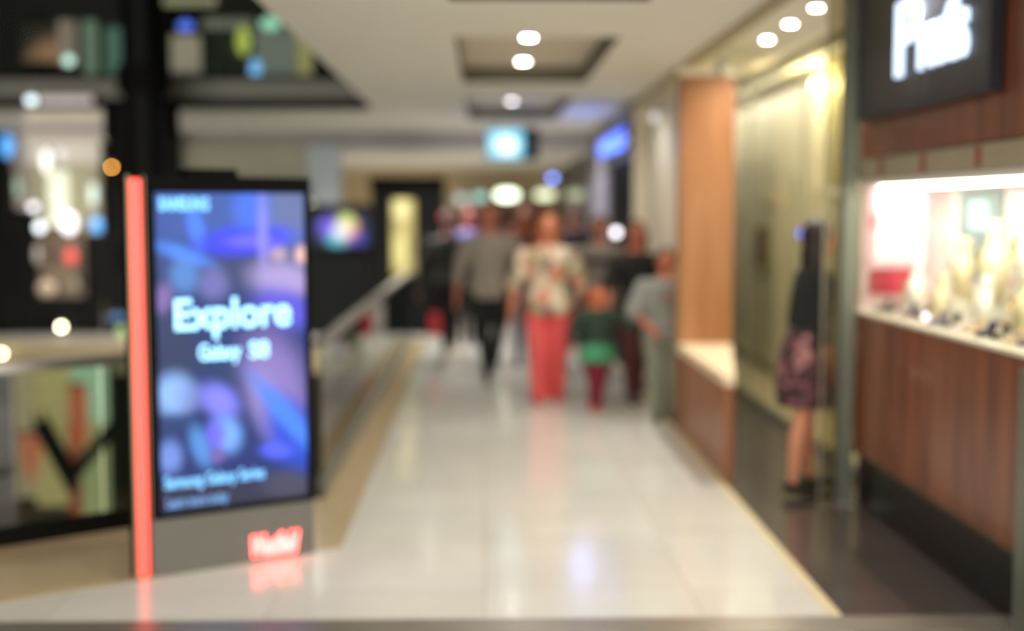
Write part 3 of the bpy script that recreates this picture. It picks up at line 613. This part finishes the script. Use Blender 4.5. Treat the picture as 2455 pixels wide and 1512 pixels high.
def watch(loc, rz, rgb, label, group):
    t = thing('wristwatch', label, 'watch', loc, rz, group); st = mat('watch_%d' % rgb[0], rgb, .3, .7)
    bm = B(); n = 20; tube(bm, [(.028*math.cos(a), 0, (.036+.028*math.sin(a))) for a in [2*math.pi*i/n for i in range(n+1)]], .006, 6, 1); bmesh.ops.scale(bm, vec=(1, 1.7, 1), verts=bm.verts[:]); obj('strap', bm, st, t)
    bm = B(); cyl(bm, (0, 0, -.004), .019, .010, 24); bmesh.ops.rotate(bm, cent=(0, 0, 0), matrix=Matrix.Rotation(math.pi/2, 3, 'X'), verts=bm.verts[:]); bmesh.ops.translate(bm, vec=(0, -.014, .05), verts=bm.verts[:]); obj('case', bm, mat('steel_case', (200, 200, 205), .25, .9), t)
    obj('cushion', bx(-.026, .026, -.02, .02, 0, .05, bev=.01), mat('cushion', (226, 214, 206), .8), t)
    return t
cols = [(52, 48, 74), (238, 226, 232), (120, 110, 150), (30, 28, 34), (236, 206, 176)]
pb = [ringbox((0, 0, -50), 0, c, 'x', 'x') for c in cols]; pw = [watch((0, 0, -50), 0, c, 'x', 'x') for c in ((60, 60, 72), (205, 205, 214), (214, 160, 96))]
cn = ['dark violet', 'pale pink', 'mauve', 'black', 'peach']; wn = ['dark-strapped', 'steel', 'rose-gold']
k = 0
for i in range(24):
    y = 6.86-i*.095; x = 2.19+.05*((i*7) % 3)/2; j = (i*3) % 5
    if any(abs(x-b_[0]) < .11 and abs(y-b_[1]) < .12 for b_ in bs): continue
    nearer = 'left third' if i < 8 else ('middle' if i < 16 else 'right end')
    dup(pb[j], (x, y, ZS), -math.pi/2+random.uniform(-.4, .4), '%s open ring box in the front row, %s of the jewellery window' % (cn[j], nearer), 'ring boxes in the jewellery window: %s, %s' % (cn[j], nearer))
for i in range(15):
    y = 6.8-i*.15; x = 2.36+.03*(i % 2); j = i % 3
    if any(abs(x-b_[0]) < .1 and abs(y-b_[1]) < .11 for b_ in bs): continue
    nearer = 'left half' if i < 8 else 'right half'
    dup(pw[j], (x, y, ZS), -math.pi/2+random.uniform(-.3, .3), '%s wristwatch on a cushion, second row, %s of the jewellery window' % (wn[j], nearer), 'watches in the jewellery window: %s, %s' % (wn[j], nearer))
for r in pb+pw:
    for ch in list(r.children): bpy.data.objects.remove(ch)
    bpy.data.objects.remove(r)
p = PX(2230, 768, 2.22); t = thing('crystal_ornament', 'self-glowing round crystal at the front edge of the jewellery window', 'ornament', (2.16, 6.05, ZS))
bm = B(); ball(bm, (0, 0, .035), .02, 2); obj('crystal', bm, mat('crystal', (240, 225, 250), .05, emit=3.0), t); bm = B(); cyl(bm, (0, 0, 0), .015, .016); obj('stand', bm, M_steel, t)  # sparkle put in as emission; the crystal is no light source
# lit name sign
sg = thing('shop_sign', 'dark grey sign board with glowing blue-white shop name above the jewellery window', 'sign', (XWN-.005, 6.86, 2.18), -math.pi/2)
obj('sign_board', bx(0, 1.76, -.05, 0, 0, .64, bev=.006), mat('sign_slate', (58, 58, 62), .4), sg)
obj('sign_frame', box(box(box(B(), -.01, 1.77, -.056, -.002, -.03, .03), 1.70, 1.77, -.056, -.002, .03, .66), -.01, .015, -.056, -.002, .03, .66), mat('sign_frame', (28, 30, 42), .35), sg)
M_sg = mat('sign_glow', (205, 226, 255), .4, emit=1.45, var=0)
zb = PX(2158, 185, 2.055).z-2.18; zp = PX(2158, 10, 2.055).z-2.18
SX = lambda u: 6.86-PX(u, 100, 2.055).y
for ch_, ua, ub, hh_ in (('P', 2155, 2206, 1.0), ('r', 2210, 2226, .56), ('o', 2228, 2248, .56), ('u', 2250, 2269, .56), ('d', 2271, 2299, 1.06), ('s', 2303, 2325, .58)):
    text('letter', ch_, SX(ua), SX(ub), zb, zb+(zp-zb)*hh_, -.05, M_sg, sg, .012, .02)
# posts either side of the window
def post(x0, x1, y, z1, label):
    t = thing('post', label, 'post', ((x0+x1)/2, y, 0)); w = (x1-x0)/2
    obj('shaft', bx(-w, w, -.05, .05, 0, z1, bev=.008), M_gpost, t); obj('base_plate', bx(-w-.012, w+.01, -.06, .06, 0, .02), M_steel, t); return t
post(1.995, 2.075, 6.97, ZC+.14, 'tall grey-green post between the shop entrance and the jewellery window')
t = thing('glass_fin', 'narrow pale glass fin against the tall grey-green post', 'glass panel', (1.91, 6.98, 0))
obj('pane', bx(0, .08, -.01, .01, .02, ZC+.12), glass('fin_glass', (225, 222, 205), 1.5), t); obj('edge_profile', bx(-.006, 0, -.014, .014, 0, ZC+.13), mat('pale_profile', (176, 168, 146), .4, .5), t)
t = thing('post', 'short grey-green post under the sill at the right edge', 'post', (2.095, 4.70, 0)); obj('shaft', bx(-.03, .0, -.06, .05, 0, 1.06, bev=.005), M_gpost, t); obj('base_plate', bx(-.05, .0, -.08, .07, 0, .02), M_steel, t)

# ---------------------------------------------------------------- orange wood shop unit
wu = thing('wood_shop_unit', 'orange wood shop unit with a pale ledge at the edge of the walkway', 'shop unit', (1.475, 7.55, 0))
# wedge plan: ledge in front of a tall back board
pl = [(0, 0), (.05, 0), (.40, 1.88), (0, 1.88)]
obj('lower_panel', prism(pl, 0, .60), M_mid, wu)
obj('ledge', prism([(-.01, -.01), (.055, -.01), (.405, 1.88), (-.01, 1.88)], .60, .66), mat('pale_ledge', (244, 220, 184), .3), wu)
obj('back_board', bx(-.01, .41, 1.885, 1.98, 0, 2.67, bev=.004), M_orange, wu)
obj('top_rail', bx(-.02, .42, 1.86, 1.99, 2.67, 2.74, bev=.004), M_cream, wu)
obj('corner_post', bx(-.012, .0, 1.86, 1.99, 0, 2.67), mat('pale_brown', (130, 96, 66), .4), wu)
l = bpy.data.objects.new('ledge_light', lampdata('ledge_beam', 1.5, (1, .8, .55), .04, 120)); C.objects.link(l); l.parent = wu; l.location = (.2, 1.35, 2.6)
obj('spot_fitting', cyl(B(), (.2, 1.35, 2.61), .035, .12), M_steel, wu)

# ---------------------------------------------------------------- glazed shop entrance wall and what stands in it
sw = thing('shop_glazing', 'tall glass shop glazing in front of the cream wall behind the woman', 'glazing', (2.34, 7.25, 0), math.pi/2)
for i in range(3): obj('glass_panel', bx(i*1.9+.01, (i+1)*1.9-.01, -.006, .006, .06, 2.8), M_clear, sw)
obj('bottom_rail', bx(0, 5.7, -.02, .02, 0, .06), M_grey, sw); obj('top_rail', bx(0, 5.7, -.02, .02, 2.8, 2.85), M_grey, sw)
for i in (1, 2): obj('mullion', bx(i*1.9-.01, i*1.9+.01, -.012, .012, .06, 2.8), M_steel, sw)
def placard(u, v, w, h, rgb, em, label, Xp=2.898):
    p = PX(u, v, Xp); t = thing('wall_placard', label, 'placard', p, -math.pi/2)
    obj('frame', bx(-w/2-.01, w/2+.01, -.012, 0, -h/2-.01, h/2+.01), M_cream, t); obj('face', bx(-w/2, w/2, -.016, -.012, -h/2, h/2), mat('plac_%d_%d' % rgb[:2], rgb, .5, emit=em), t)
placard(1872, 476, .12, .10, (224, 146, 116), .4, 'small salmon placard on the cream shop wall')
placard(1835, 470, .25, .10, (206, 198, 160), .3, 'pale placard left of the salmon one on the cream shop wall')
placard(1778, 496, .2, .10, (196, 188, 128), .4, 'pale yellow placard near the wood unit on the cream shop wall')
placard(1830, 590, .7, .42, (150, 124, 98), .0, 'large dull brown poster on the cream shop wall')
placard(1912, 450, .09, .24, (84, 98, 96), .0, 'narrow grey-blue placard above the woman on the cream wall')
placard(1960, 435, .1, .12, (222, 206, 186), .4, 'whitish placard high by the grey post on the cream wall')
placard(1790, 770, .5, .4, (190, 180, 144), .0, 'pale low poster on the cream shop wall behind the glazing')
globe(1921, 560, 8.6, 9, 9, (70, 84, 220), 2.6, 'small blue lamp left of the head of the woman at the jewellery window', wx_=2.33)
globe(1477, 557, 12.6, 10, 10, (240, 232, 240), 4.2, 'white glow in place of a reflection, above the striped-sweater person', wx_=1.47)  # glowing ball added to stand for a reflected light, not a fitted lamp

# ---------------------------------------------------------------- far right shopfronts and signs
t = thing('shopfront', 'black narrow shopfront under the blue wall sign', 'shopfront', (1.475, 12.4, 0))
obj('facade', bx(0, .3, 0, 2.2, 0, 2.2, bev=.01), M_blackm, t); obj('end_panel', bx(0, .3, -.03, -.001, 0, 2.7), M_cream, t); obj('fascia_band', bx(-.004, .3, 0, 2.2, 2.2, 2.7), mat('fascia_grey', (140, 134, 120), .6), t)
t = thing('shopfront', 'lavender-grey shopfront beyond the black one', 'shopfront', (1.475, 14.65, 0))
obj('facade', bx(0, .3, 0, 3.0, 0, 2.7), mat('lavender_front', (140, 136, 140), .5), t); obj('poster_panel', bx(-.015, .0, .3, 2.4, .9, 2.1), E_('lavender_poster', (158, 156, 176), .2), t)
t = thing('shopfront', 'dark far shopfront at the end of the right side', 'shopfront', (1.475, 17.72, 0))
obj('facade', bx(0, .3, 0, 7.0, 0, 2.49), mat('far_dark_front', (58, 54, 50), .5), t); obj('window_panel', bx(-.015, 0, .5, 5, .3, 2.0), mat('far_window', (96, 90, 86), .2), t)
bsn = thing('wall_sign', 'glowing blue sign board on the right-hand shopfronts', 'sign', (1.465, 15.4, 2.28), -math.pi/2)
obj('sign_box', bx(0, 2.9, -.06, -.001, 0, .24, bev=.01), mat('blue_housing', (24, 40, 110), .4), bsn)
obj('light_face', bx(.03, 2.87, -.066, -.061, .015, .225), blobs('blue_face', (38, 78, 230), [(1.3, .1, 1.0, .12, 0, (90, 140, 250), .9), (.7, .13, .5, .05, 0, (170, 200, 255), .6)], 2.0), bsn)
l = bpy.data.objects.new('blue_glow', bpy.data.lights.new('blue_glow', 'POINT')); C.objects.link(l); l.parent = bsn; l.location = (1.4, -.35, .1); l.data.energy = 5; l.data.color = (.25, .35, 1); l.data.shadow_soft_size = .15
globe(1503, 333, 12.0, 3, 3, (226, 226, 220), 5, 'faint white ring lamp at the near end of the blue sign', wx_=1.47)
globe(1568, 280, 11.2, 10, 14, (206, 204, 206), .8, 'dim white lamp high on the cream wall right of the blue sign', wx_=1.62)
hs = thing('hanging_sign', 'black hanging screen with a glowing cyan-white picture', 'sign', (P(1230, 345, 14.0).x, 15.2, 2.39))
s_ = 15.2/F; hw = 62*s_; hh = 37*s_; zc = P(1230, 345, 15.2).z-2.39
hs.location.x = P(1230, 345, 15.2).x
obj('housing', bx(-hw, hw, 0, .1, zc-hh, zc+hh, bev=.01), M_blackm, hs)
obj('picture', bx(-hw+.01, hw*.42, -.008, -.001, zc-hh+.012, zc+hh-.012), blobs('cyan_picture', (60, 160, 190), [(-.1, zc, .2, .16, 0, (190, 240, 250), 1), (-.06, zc-.03, .12, .1, 0, (250, 255, 255), 1)], 1.5), hs)
obj('side_picture', bx(hw*.45, hw*.95, -.008, -.001, zc-hh*.6, zc+hh*.5), mat('dark_side', (34, 22, 26), .4), hs)
for x in (-hw*.6, hw*.6): obj('hanger', cyl(B(), (x, .05, zc+hh), .01, ZC-2.39-zc-hh), M_steel, hs)
globe(1325, 427, 18.5, 7, 7, (110, 146, 255), 5.5, 'round pale blue lamp above the right oval sign at the far end', hang=2.5)
def oval(u, v, ru, rv, rgb, em, label, Y=23.5):
    p = P(u, v, Y); t = thing('oval_sign', label, 'sign', p); s = Y/F
    bm = B(); n = 32; prismxz([(ru*s*math.cos(2*math.pi*i/n)*1.08, rv*s*math.sin(2*math.pi*i/n)*1.12) for i in range(n)], .0, .06, bm); obj('backing', bm, M_blackm, t)
    bm = B(); prismxz([(ru*s*math.cos(2*math.pi*i/n), rv*s*math.sin(2*math.pi*i/n)) for i in range(n)], -.02, -.001, bm); obj('light_face', bm, mat('oval_%d_%d_%d' % rgb, rgb, .4, emit=em, var=.02), t)
    h_ = 2.5-p.z-rv*s; obj('hanger', cyl(B(), (0, .03, rv*s), .012, h_), M_steel, t)
oval(1215, 467, 28, 12, (236, 255, 226), 3.2, 'brightest pale green oval lit sign at the far end')
oval(1306, 467, 24, 10, (226, 234, 196), 1.7, 'pale yellow-green oval lit sign at the far end, right of the brightest')
oval(1150, 472, 16, 10, (150, 200, 190), .9, 'dim teal lit sign left of the brightest far oval')
oval(1106, 476, 16, 12, (160, 170, 170), .7, 'dim grey lit sign, leftmost of the far row')
globe(1063, 520, 16.85, 7, 9, (214, 50, 62), 1.5, 'small red lamp at the right edge of the black shopfront', wall=16.94)
# dark crowd backdrop: shopfront at the very end
t = thing('shopfront', 'brownish far-end shopfront behind the heads of the walkers', 'shopfront', (-.5, 24.4, 0))
obj('facade', bx(0, 1.9, 0, .4, 0, 1.72), mat('brown_front', (88, 62, 50), .5), t); obj('header', bx(-.02, 1.92, -.03, -.001, 1.72, 1.8), mat('tan_header', (170, 136, 100), .5), t)

# ---------------------------------------------------------------- people
def person(label, loc, rz, h, skin, top, bottom, hair, legs, arms, width=1.0, headk=1.0, longhair=0, sleeve=1.0, trouser=True, skirt=None, loose=.012,
           topw=1.0, flare=1.0, headrot=0, headtilt=0, shoe=(28, 26, 26), cuffs=1.0, topz=.50, logo=None, lean=0, stripe=None, hairback=.0):
    t = thing('person', label, 'person', loc, rz); W_ = width
    V = lambda x, y, z: Vector((x*h, (y-lean*max(0, z-.5))*h, z*h))
    hz = .93-.04*(headk-1)
    tors = [(.47, .080, .062, 0), (.52, .092, .068, .004), (.57, .082, .06, .004), (.61, .074, .054, .002), (.68, .083, .058, 0), (.75, .095, .062, 0), (.79, .098, .056, 0), (.81, .082, .050, 0), (.828, .056, .042, .003), (.848, .034, .034, .006), (.88, .031, .032, .004)]
    def torso(bm, ex, lo=.0, hi=9, wk=1.0):
        rr = [(0, (y-lean*max(0, z-.5))*h, z*h, rx*W_*h*wk+ex, ry*W_*h*wk+ex) for z, rx, ry, y in tors if lo <= z <= hi]; rings(bm, rr, 24)
    sh = [Vector(V(s*.104*W_, 0, .787)) for s in (-1, 1)]
    hip = [Vector(V(s*.052*W_, .004, .49)) for s in (-1, 1)]
    AP = []
    for s, (e, w_) in zip((0, 1), arms): AP.append((sh[s], sh[s]+Vector(e)*h, sh[s]+Vector(w_)*h))
    LP = []
    for s, (kx, ky, ax, ay, az) in zip((0, 1), legs):
        LP.append((hip[s], Vector((kx*h, ky*h, (.275+az*.6)*h)), Vector((ax*h, ay*h, (.045+az)*h))))
    # body
    bm = B(); torso(bm, 0)
    hc = V(0, -.004, hz); hk = headk
    ball(bm, hc, (.049*h*hk, .057*h*hk, .067*h*hk), 3)
    ball(bm, hc+Vector((0, -.012, -.035))*h*hk, (.034*h*hk, .038*h*hk, .033*h*hk), 3)          # jaw
    ball(bm, hc+Vector((0, -.056, -.012))*h*hk, (.0075*h*hk, .012*h*hk, .014*h*hk), 2)          # nose
    for s in (-1, 1): ball(bm, hc+Vector((s*.047, .004, -.005))*h*hk, (.006*h*hk, .011*h*hk, .017*h*hk), 2)
    for s in (-1, 1): ball(bm, hc+Vector((s*.02, -.049, -.042+.04))*h*hk, (.012*h*hk, .008*h*hk, .006*h*hk), 2)
    for s, (a, e, w_) in enumerate(AP):
        tube(bm, [a, a.lerp(e, .5), e, e.lerp(w_, .35), w_], [.031*h, .027*h*W_, .022*h, .022*h, .0145*h])
        d = (w_-e).normalized(); side = Vector((0, -1, 0)) if abs(d.z) > .7 else Vector((0, 0, 1)); side = (side-d*side.dot(d)).normalized(); nrm = d.cross(side)
        inward = nrm*(1 if (nrm.x > 0) == (s == 0) else -1)
        pc = w_+d*.03*h
        for q in (-1, -.33, .33, 1): tube(bm, [w_+side*q*.006*h, w_+d*.052*h+side*q*.017*h], [.011*h, .0085*h], 8, 1)
        for i, (q, ln) in enumerate(((1, .038), (.33, .044), (-.33, .041), (-1, .032))):
            b0 = w_+d*.052*h+side*q*.017*h; m1 = b0+(d*.55+inward*.18+side*q*.06)*ln*h; m2 = m1+(d*.4+inward*.38+side*q*.03)*ln*h
            tube(bm, [b0, m1, m2], [.0062*h, .0056*h, .0046*h], 8, 1)
        tb0 = w_+d*.012*h+side*.013*h; tube(bm, [tb0, tb0+(d*.5+side*.8+inward*.3)*.024*h, tb0+(d*1.2+side*.95+inward*.5)*.032*h], [.0075*h, .0068*h, .0052*h], 8, 1)
    for s, (a, k_, an) in enumerate(LP):
        tube(bm, [a, a.lerp(k_, .5), k_, k_.lerp(an, .3)+Vector((0, .006*h, 0)), an], [.052*h*W_, .044*h*W_, .030*h, .031*h, .018*h])
        tube(bm, [an-Vector((0, -.008, .018))*h, an+Vector((0, -.055, -.03))*h, an+Vector((0, -.085, -.035))*h], [.02*h, .017*h, .011*h])
    body = meshobj('body', weld(bm, .0075 if h > 1.2 else .0065, 3), mat('skin_%d_%d' % skin[:2], skin, .5, var=.04), t)
    # face
    for s in (-1, 1):
        bm = B(); ball(bm, hc+Vector((s*.019, -.0495, .000))*h*hk, (.0085*h*hk, .004*h*hk, .0045*h*hk), 2); ew = obj('eye', bm, mat('eye_white', (226, 220, 212), .2), body, True)
        bm = B(); ball(bm, hc+Vector((s*.019, -.0535, .000))*h*hk, (.0038*h*hk, .0018*h*hk, .0038*h*hk), 2); bm_ = bm; ball(bm_, hc+Vector((s*.02, -.052, .0125))*h*hk, (.011*h*hk, .003*h*hk, .0022*h*hk), 2); obj('iris_and_brow', bm_, mat('eye_dark', (34, 24, 20), .4), body, True)
    bm = B(); ball(bm, hc+Vector((0, -.0515, -.038))*h*hk, (.013*h*hk, .004*h*hk, .004*h*hk), 2); obj('mouth', bm, mat('lips', (160, 84, 76), .4), body, True)
    # hair
    bm = B(); ball(bm, hc+Vector((0, .012, .014))*h*hk, (.0555*h*hk, .058*h*hk, .064*h*hk), 3)
    if longhair:
        zz = hc.z; L_ = longhair*h
        rings(bm, [(0, hc.y+.03*h, zz-L_, .035*h, .012*h), (0, hc.y+.038*h, zz-L_*.7, .06*h, .022*h), (0, hc.y+.036*h, zz-.05*h, .052*h*hk, .03*h), (0, hc.y+.02*h, zz+.02*h, .045*h*hk, .04*h)], 20)
        for s in (-1, 1): tube(bm, [hc+Vector((s*.044, .006, .02))*h, hc+Vector((s*.052, .012, -.06))*h, hc+Vector((s*.055, .012, -.6*longhair))*h], [.018*h, .017*h, .010*h], 8, 1)
    meshobj('hair', weld(bm, .009, 3), mat('hair_%d_%d' % hair[:2], hair, .55, var=.3, scale=30), t)
    # top
    bm = B(); torso(bm, loose*.85, topz-.03, .83, topw)
    for s, (a, e, w_) in enumerate(AP):
        if sleeve <= 1: pe = a.lerp(e, max(.4, sleeve)); tube(bm, [a, a.lerp(e, .4), pe], [.029*h+loose*.6, .03*h+loose*.8, .029*h+loose*1.2])
        else: f = sleeve-1; tube(bm, [a, a.lerp(e, .5), e, e.lerp(w_, f)], [.029*h+loose*.6, .028*h+loose*.8, .024*h+loose*.9, .019*h+loose*.9])
    tp = meshobj('top', weld(bm, .012, 3), top, t)
    if stripe:
        for z in stripe[1]: bm = B(); rings(bm, [(0, -lean*(z-.5)*h, (z-.015)*h, .098*W_*topw*h+loose+.004, .064*W_*topw*h+loose+.004), (0, -lean*(z-.5)*h, (z+.018)*h, .099*W_*topw*h+loose+.004, .064*W_*topw*h+loose+.004)], 24); obj('stripe', bm, stripe[0], tp, True)
    if logo: bm = bx(-.03*h, .03*h, -(.064*W_*topw*h+loose+.012), -(.05*h), .715*h, .735*h, bev=.002); obj('printed_logo', bm, logo, tp)
    # bottom
    if trouser:
        bm = B(); torso(bm, loose*.6, .46, .58)
        for a, k_, an in LP: kk = flare; tube(bm, [a, a.lerp(k_, .5), k_, an.lerp(k_, 1-cuffs) if cuffs < 1 else an], [.054*h*W_+.006, .047*h*W_+.01, .034*h*(.5+.5*kk)+.01, .022*h*kk+.01])
        meshobj('trousers', weld(bm, .011, 3), bottom, t)
    if skirt:
        z1, w1 = skirt; bm = B(); rings(bm, [(0, 0, z1*h, w1*h, w1*.95*h), (0, 0, (z1+.08)*h, w1*1.03*h, w1*.97*h), (0, .004, .50*h, .114*h, .092*h), (0, .004, .57*h, .098*h, .072*h), (0, .002, .61*h, .08*h, .06*h)], 28)
        meshobj('skirt', weld(bm, .011, 3), bottom, t)
    # shoes
    for a, k_, an in LP:
        bm = B(); tube(bm, [an+Vector((0, .014, -.02))*h, an+Vector((0, -.05, -.026))*h, an+Vector((0, -.092, -.031))*h], [.0235*h, .0195*h, .0145*h], 10, 2)
        vs = bm.verts[:]; z0 = (an.z-.045*h)
        for v in vs: v.co.z = max(v.co.z, z0+.001)
        meshobj('shoe', weld(bm, .008, 2), mat('shoe_%d_%d' % shoe[:2], shoe, .4), t)
    return t
hang = ((-.018, .012, -.17), (-.03, -.02, -.325)); hangR = ((.018, .012, -.17), (.03, -.02, -.325))
cl = lambda n, rgb, v=.15: mat(n, rgb, .8, var=v, scale=12)
# man in grey shirt
person('person, man in a grey shirt and black trousers walking, nearest on the left', (.05, 12.15, 0), 0, 1.74, (176, 104, 82), cl('grey_shirt', (140, 130, 118)), cl('black_cloth', (14, 14, 15)), (92, 46, 36),
       [(-.03, -.03, -.012, -.05, 0), (.055, .02, .03, .14, .05)], [((-.04, .01, -.165), (-.055, -.015, -.31)), ((.05, .0, -.155), (.035, -.11, -.235))], width=1.22, sleeve=1.35, loose=.02, topz=.48)
# woman in pink trousers
pw_ = person('person, long-haired woman in pink-red wide trousers and floral top, centre', (.56, 10.82, 0), 0, 1.64, (205, 128, 96), spots('floral_top', (222, 204, 180), [(206, 176, 148), (214, 120, 100), (150, 150, 110), (120, 96, 84)], 11), cl('pink_red_cloth', (232, 92, 92)), (158, 88, 40),
       [(-.052, -.02, -.048, -.03, 0), (.05, .01, .045, .05, .0)], [((-.05, .01, -.16), (-.075, -.03, -.3)), ((.05, .01, -.16), (.07, -.03, -.3))], width=1.2, longhair=.14, sleeve=.95, loose=.03, topz=.47, flare=1.9, shoe=(206, 90, 84), topw=1.05)
# striped sweater behind the child
person('person, dark-haired figure in a grey sweater with a dark chest stripe, behind the small child', (1.12, 12.1, 0), 0, 1.62, (168, 104, 78), cl('grey_sweater', (128, 120, 112)), cl('grey_trousers', (92, 88, 84)), (38, 28, 26),
       [(-.04, -.02, -.04, -.03, 0), (.045, .02, .04, .06, 0)], [hang, hangR], width=1.2, sleeve=1.9, loose=.03, topz=.44, stripe=(cl('stripe_black', (30, 30, 30)), (.735,)), shoe=(40, 38, 40))
# child
person('person, small child in dark green jacket, green tunic hem and maroon leggings', (.94, 10.35, 0), 0, 1.04, (214, 120, 80), cl('dark_green', (38, 60, 48)), cl('maroon', (124, 28, 52)), (120, 66, 40),
       [(-.04, -.02, -.035, -.03, 0), (.035, .0, .02, .03, 0)], [((-.05, .0, -.13), (-.06, -.03, -.25)), ((.11, .0, -.10), (.22, -.01, -.12))], width=1.3, headk=1.22, sleeve=1.8, loose=.02, topz=.46, shoe=(206, 70, 84))
ch = [o for o in bpy.data.objects if o.name.startswith('person') and 'maroon leggings' in o.get('label', '')][0]
bm = B(); rings(bm, [(0, 0, .41, .155, .125), (0, 0, .46, .155, .122), (0, 0, .52, .145, .115), (0, 0, .57, .13, .10)], 28)
hm = meshobj('tunic_hem', weld(bm, .011, 2), cl('bright_green', (70, 146, 106)), ch); hm['label'] = 'brighter green tunic hem'
# woman in black behind, holding child's hand
person('person, dark-haired woman in black and maroon reaching to the child, behind the boy', (1.33, 10.9, 0), .15, 1.58, (176, 100, 76), cl('black_top', (20, 18, 20)), cl('maroon_brown', (92, 48, 46)), (64, 34, 26),
       [(-.05, -.05, -.05, -.08, 0), (.03, .01, .03, .05, 0)], [((-.06, -.05, -.16), (-.08, -.16, -.25)), hangR], width=1.1, longhair=.14, sleeve=.9, loose=.02, shoe=(60, 40, 40))
# boy
person('person, boy in a grey T-shirt with a small red print and long pale grey trousers', (1.44, 9.85, 0), -.1, 1.37, (186, 108, 80), cl('grey_tee', (138, 140, 134)), cl('pale_grey_cloth', (134, 138, 122)), (36, 26, 22),
       [(-.045, -.01, -.045, -.02, 0), (.045, .0, .04, .03, 0)], [((-.05, .0, -.155), (.03, -.09, -.235)), ((.07, .0, -.155), (.0, -.11, -.225))], width=1.28, headk=1.1, sleeve=.95, loose=.035, topz=.47, flare=1.7, shoe=(58, 58, 56), logo=cl('red_print', (176, 60, 66)))
# dark figure on the left
person('person, figure in dark clothes by the black shopfront, leftmost of the walkers', (-.40, 14.4, 0), 0, 1.66, (120, 70, 60), cl('charcoal_coat', (28, 30, 24)), cl('black_cloth', (14, 14, 15)), (30, 22, 22),
       [(-.03, -.02, -.02, -.03, 0), (.04, .03, .03, .12, .03)], [((-.05, .01, -.165), (-.07, -.015, -.32)), hangR], width=1.3, sleeve=1.9, loose=.035, topz=.42, shoe=(150, 130, 100))
t = thing('shopping_bag', 'small red bag hanging from the hand of the leftmost dark walker', 'bag', (-.56, 14.22, .25))
obj('body', prismxz([(-.07, 0), (.07, 0), (.06, .26), (-.06, .26)], -.035, .035), cl('red_bag', (214, 62, 76)), t)
bm = B(); tube(bm, [(-.035, 0, .26), (-.03, 0, .36), (0, 0, .385), (.03, 0, .36), (.035, 0, .26)], .005, 6, 1); obj('handle', bm, M_blackm, t)
# man behind with blue collar and woman with orange-brown hair
person('person, figure in blue seen behind the man in the grey shirt', (-.17, 15.6, 0), 0, 1.72, (150, 70, 66), cl('blue_top', (70, 84, 150)), cl('dark_grey_cloth', (36, 36, 38)), (70, 40, 36),
       [(-.04, -.02, -.03, -.03, 0), (.04, .03, .035, .08, .0)], [hang, hangR], width=1.1, sleeve=1.5, loose=.02)
person('person, auburn-haired figure in blue-grey trousers between the man and the woman in pink', (.45, 13.6, 0), 0, 1.68, (180, 104, 66), cl('brown_top', (104, 70, 56)), cl('blue_grey_cloth', (94, 106, 112)), (136, 72, 40),
       [(-.045, -.03, -.05, -.05, 0), (.04, .03, .035, .08, 0)], [hang, hangR], width=1.0, sleeve=1.5, longhair=.12, loose=.02)
person('person, figure in navy in the distance above the striped sweater', (1.1, 15.2, 0), 0, 1.72, (150, 96, 76), cl('navy_top', (22, 24, 40)), cl('black_cloth', (14, 14, 15)), (26, 22, 24),
       [(-.04, -.02, -.03, -.03, 0), (.04, .03, .035, .08, 0)], [hang, hangR], width=1.15, sleeve=1.8, loose=.02)
person('person, figure in a reddish-brown top in the distance, left of the blue lamp', (.62, 19.0, 0), 0, 1.74, (160, 80, 66), cl('red_brown_top', (110, 56, 46)), cl('dark_grey_cloth', (36, 36, 38)), (70, 36, 30),
       [(-.04, -.02, -.03, -.03, 0), (.04, .03, .035, .08, 0)], [hang, hangR], width=1.15, sleeve=1.5, loose=.02)
# handbags
t = thing('handbag', 'small dark folded item tucked under the arm of the man in grey', 'bag', (.30, 11.86, 1.05))
obj('body', bx(-.07, .07, -.02, .02, 0, .16, bev=.008), cl('slate_bag', (60, 68, 72)), t); obj('flap', bx(-.07, .07, -.028, -.021, .08, .162), cl('slate_flap', (48, 54, 58)), t)
t = thing('shoulder_bag', 'brown shoulder bag at the side of the woman in pink trousers', 'bag', (.89, 10.72, .72))
bm = bx(-.05, .05, -.07, .07, 0, .22, bev=.02); obj('body', bm, cl('brown_bag', (120, 66, 38)), t)
bm = B(); tube(bm, [(0, -.06, .21), (-.01, -.03, .40), (-.06, 0, .585), (-.01, .05, .40), (0, .06, .21)], .006, 6, 1); obj('strap', bm, cl('brown_strap', (90, 48, 30)), t)
t = thing('handbag', 'black bag between the small child and the boy', 'bag', (1.02, 10.75, .30))
obj('body', prismxz([(-.09, 0), (.09, 0), (.08, .24), (-.08, .24)], -.05, .05), M_blackm, t)
bm = B(); tube(bm, [(-.04, 0, .24), (-.03, 0, .38), (.03, 0, .38), (.04, 0, .24)], .006, 6, 1); obj('handle', bm, M_black, t)
# woman at the display window, turned to it
person('person, woman with long dark hair, black top and floral skirt at the jewellery window', (1.885, 7.26, 0), 1.72, 1.61, (206, 138, 104), cl('black_knit', (17, 18, 20)), spots('floral_skirt', (34, 24, 28), [(112, 62, 70), (60, 36, 44), (160, 108, 106)], 24), (34, 20, 18),
       [(-.05, .03, -.05, .06, .012), (.045, -.03, .05, -.045, .012)], [((-.015, .02, -.17), (.01, -.03, -.32)), ((.015, .02, -.17), (-.0, -.06, -.30))], width=1.0, longhair=.2, sleeve=1.3, trouser=False, skirt=(.325, .108), loose=.014, topz=.54, shoe=(16, 15, 16), lean=.10)
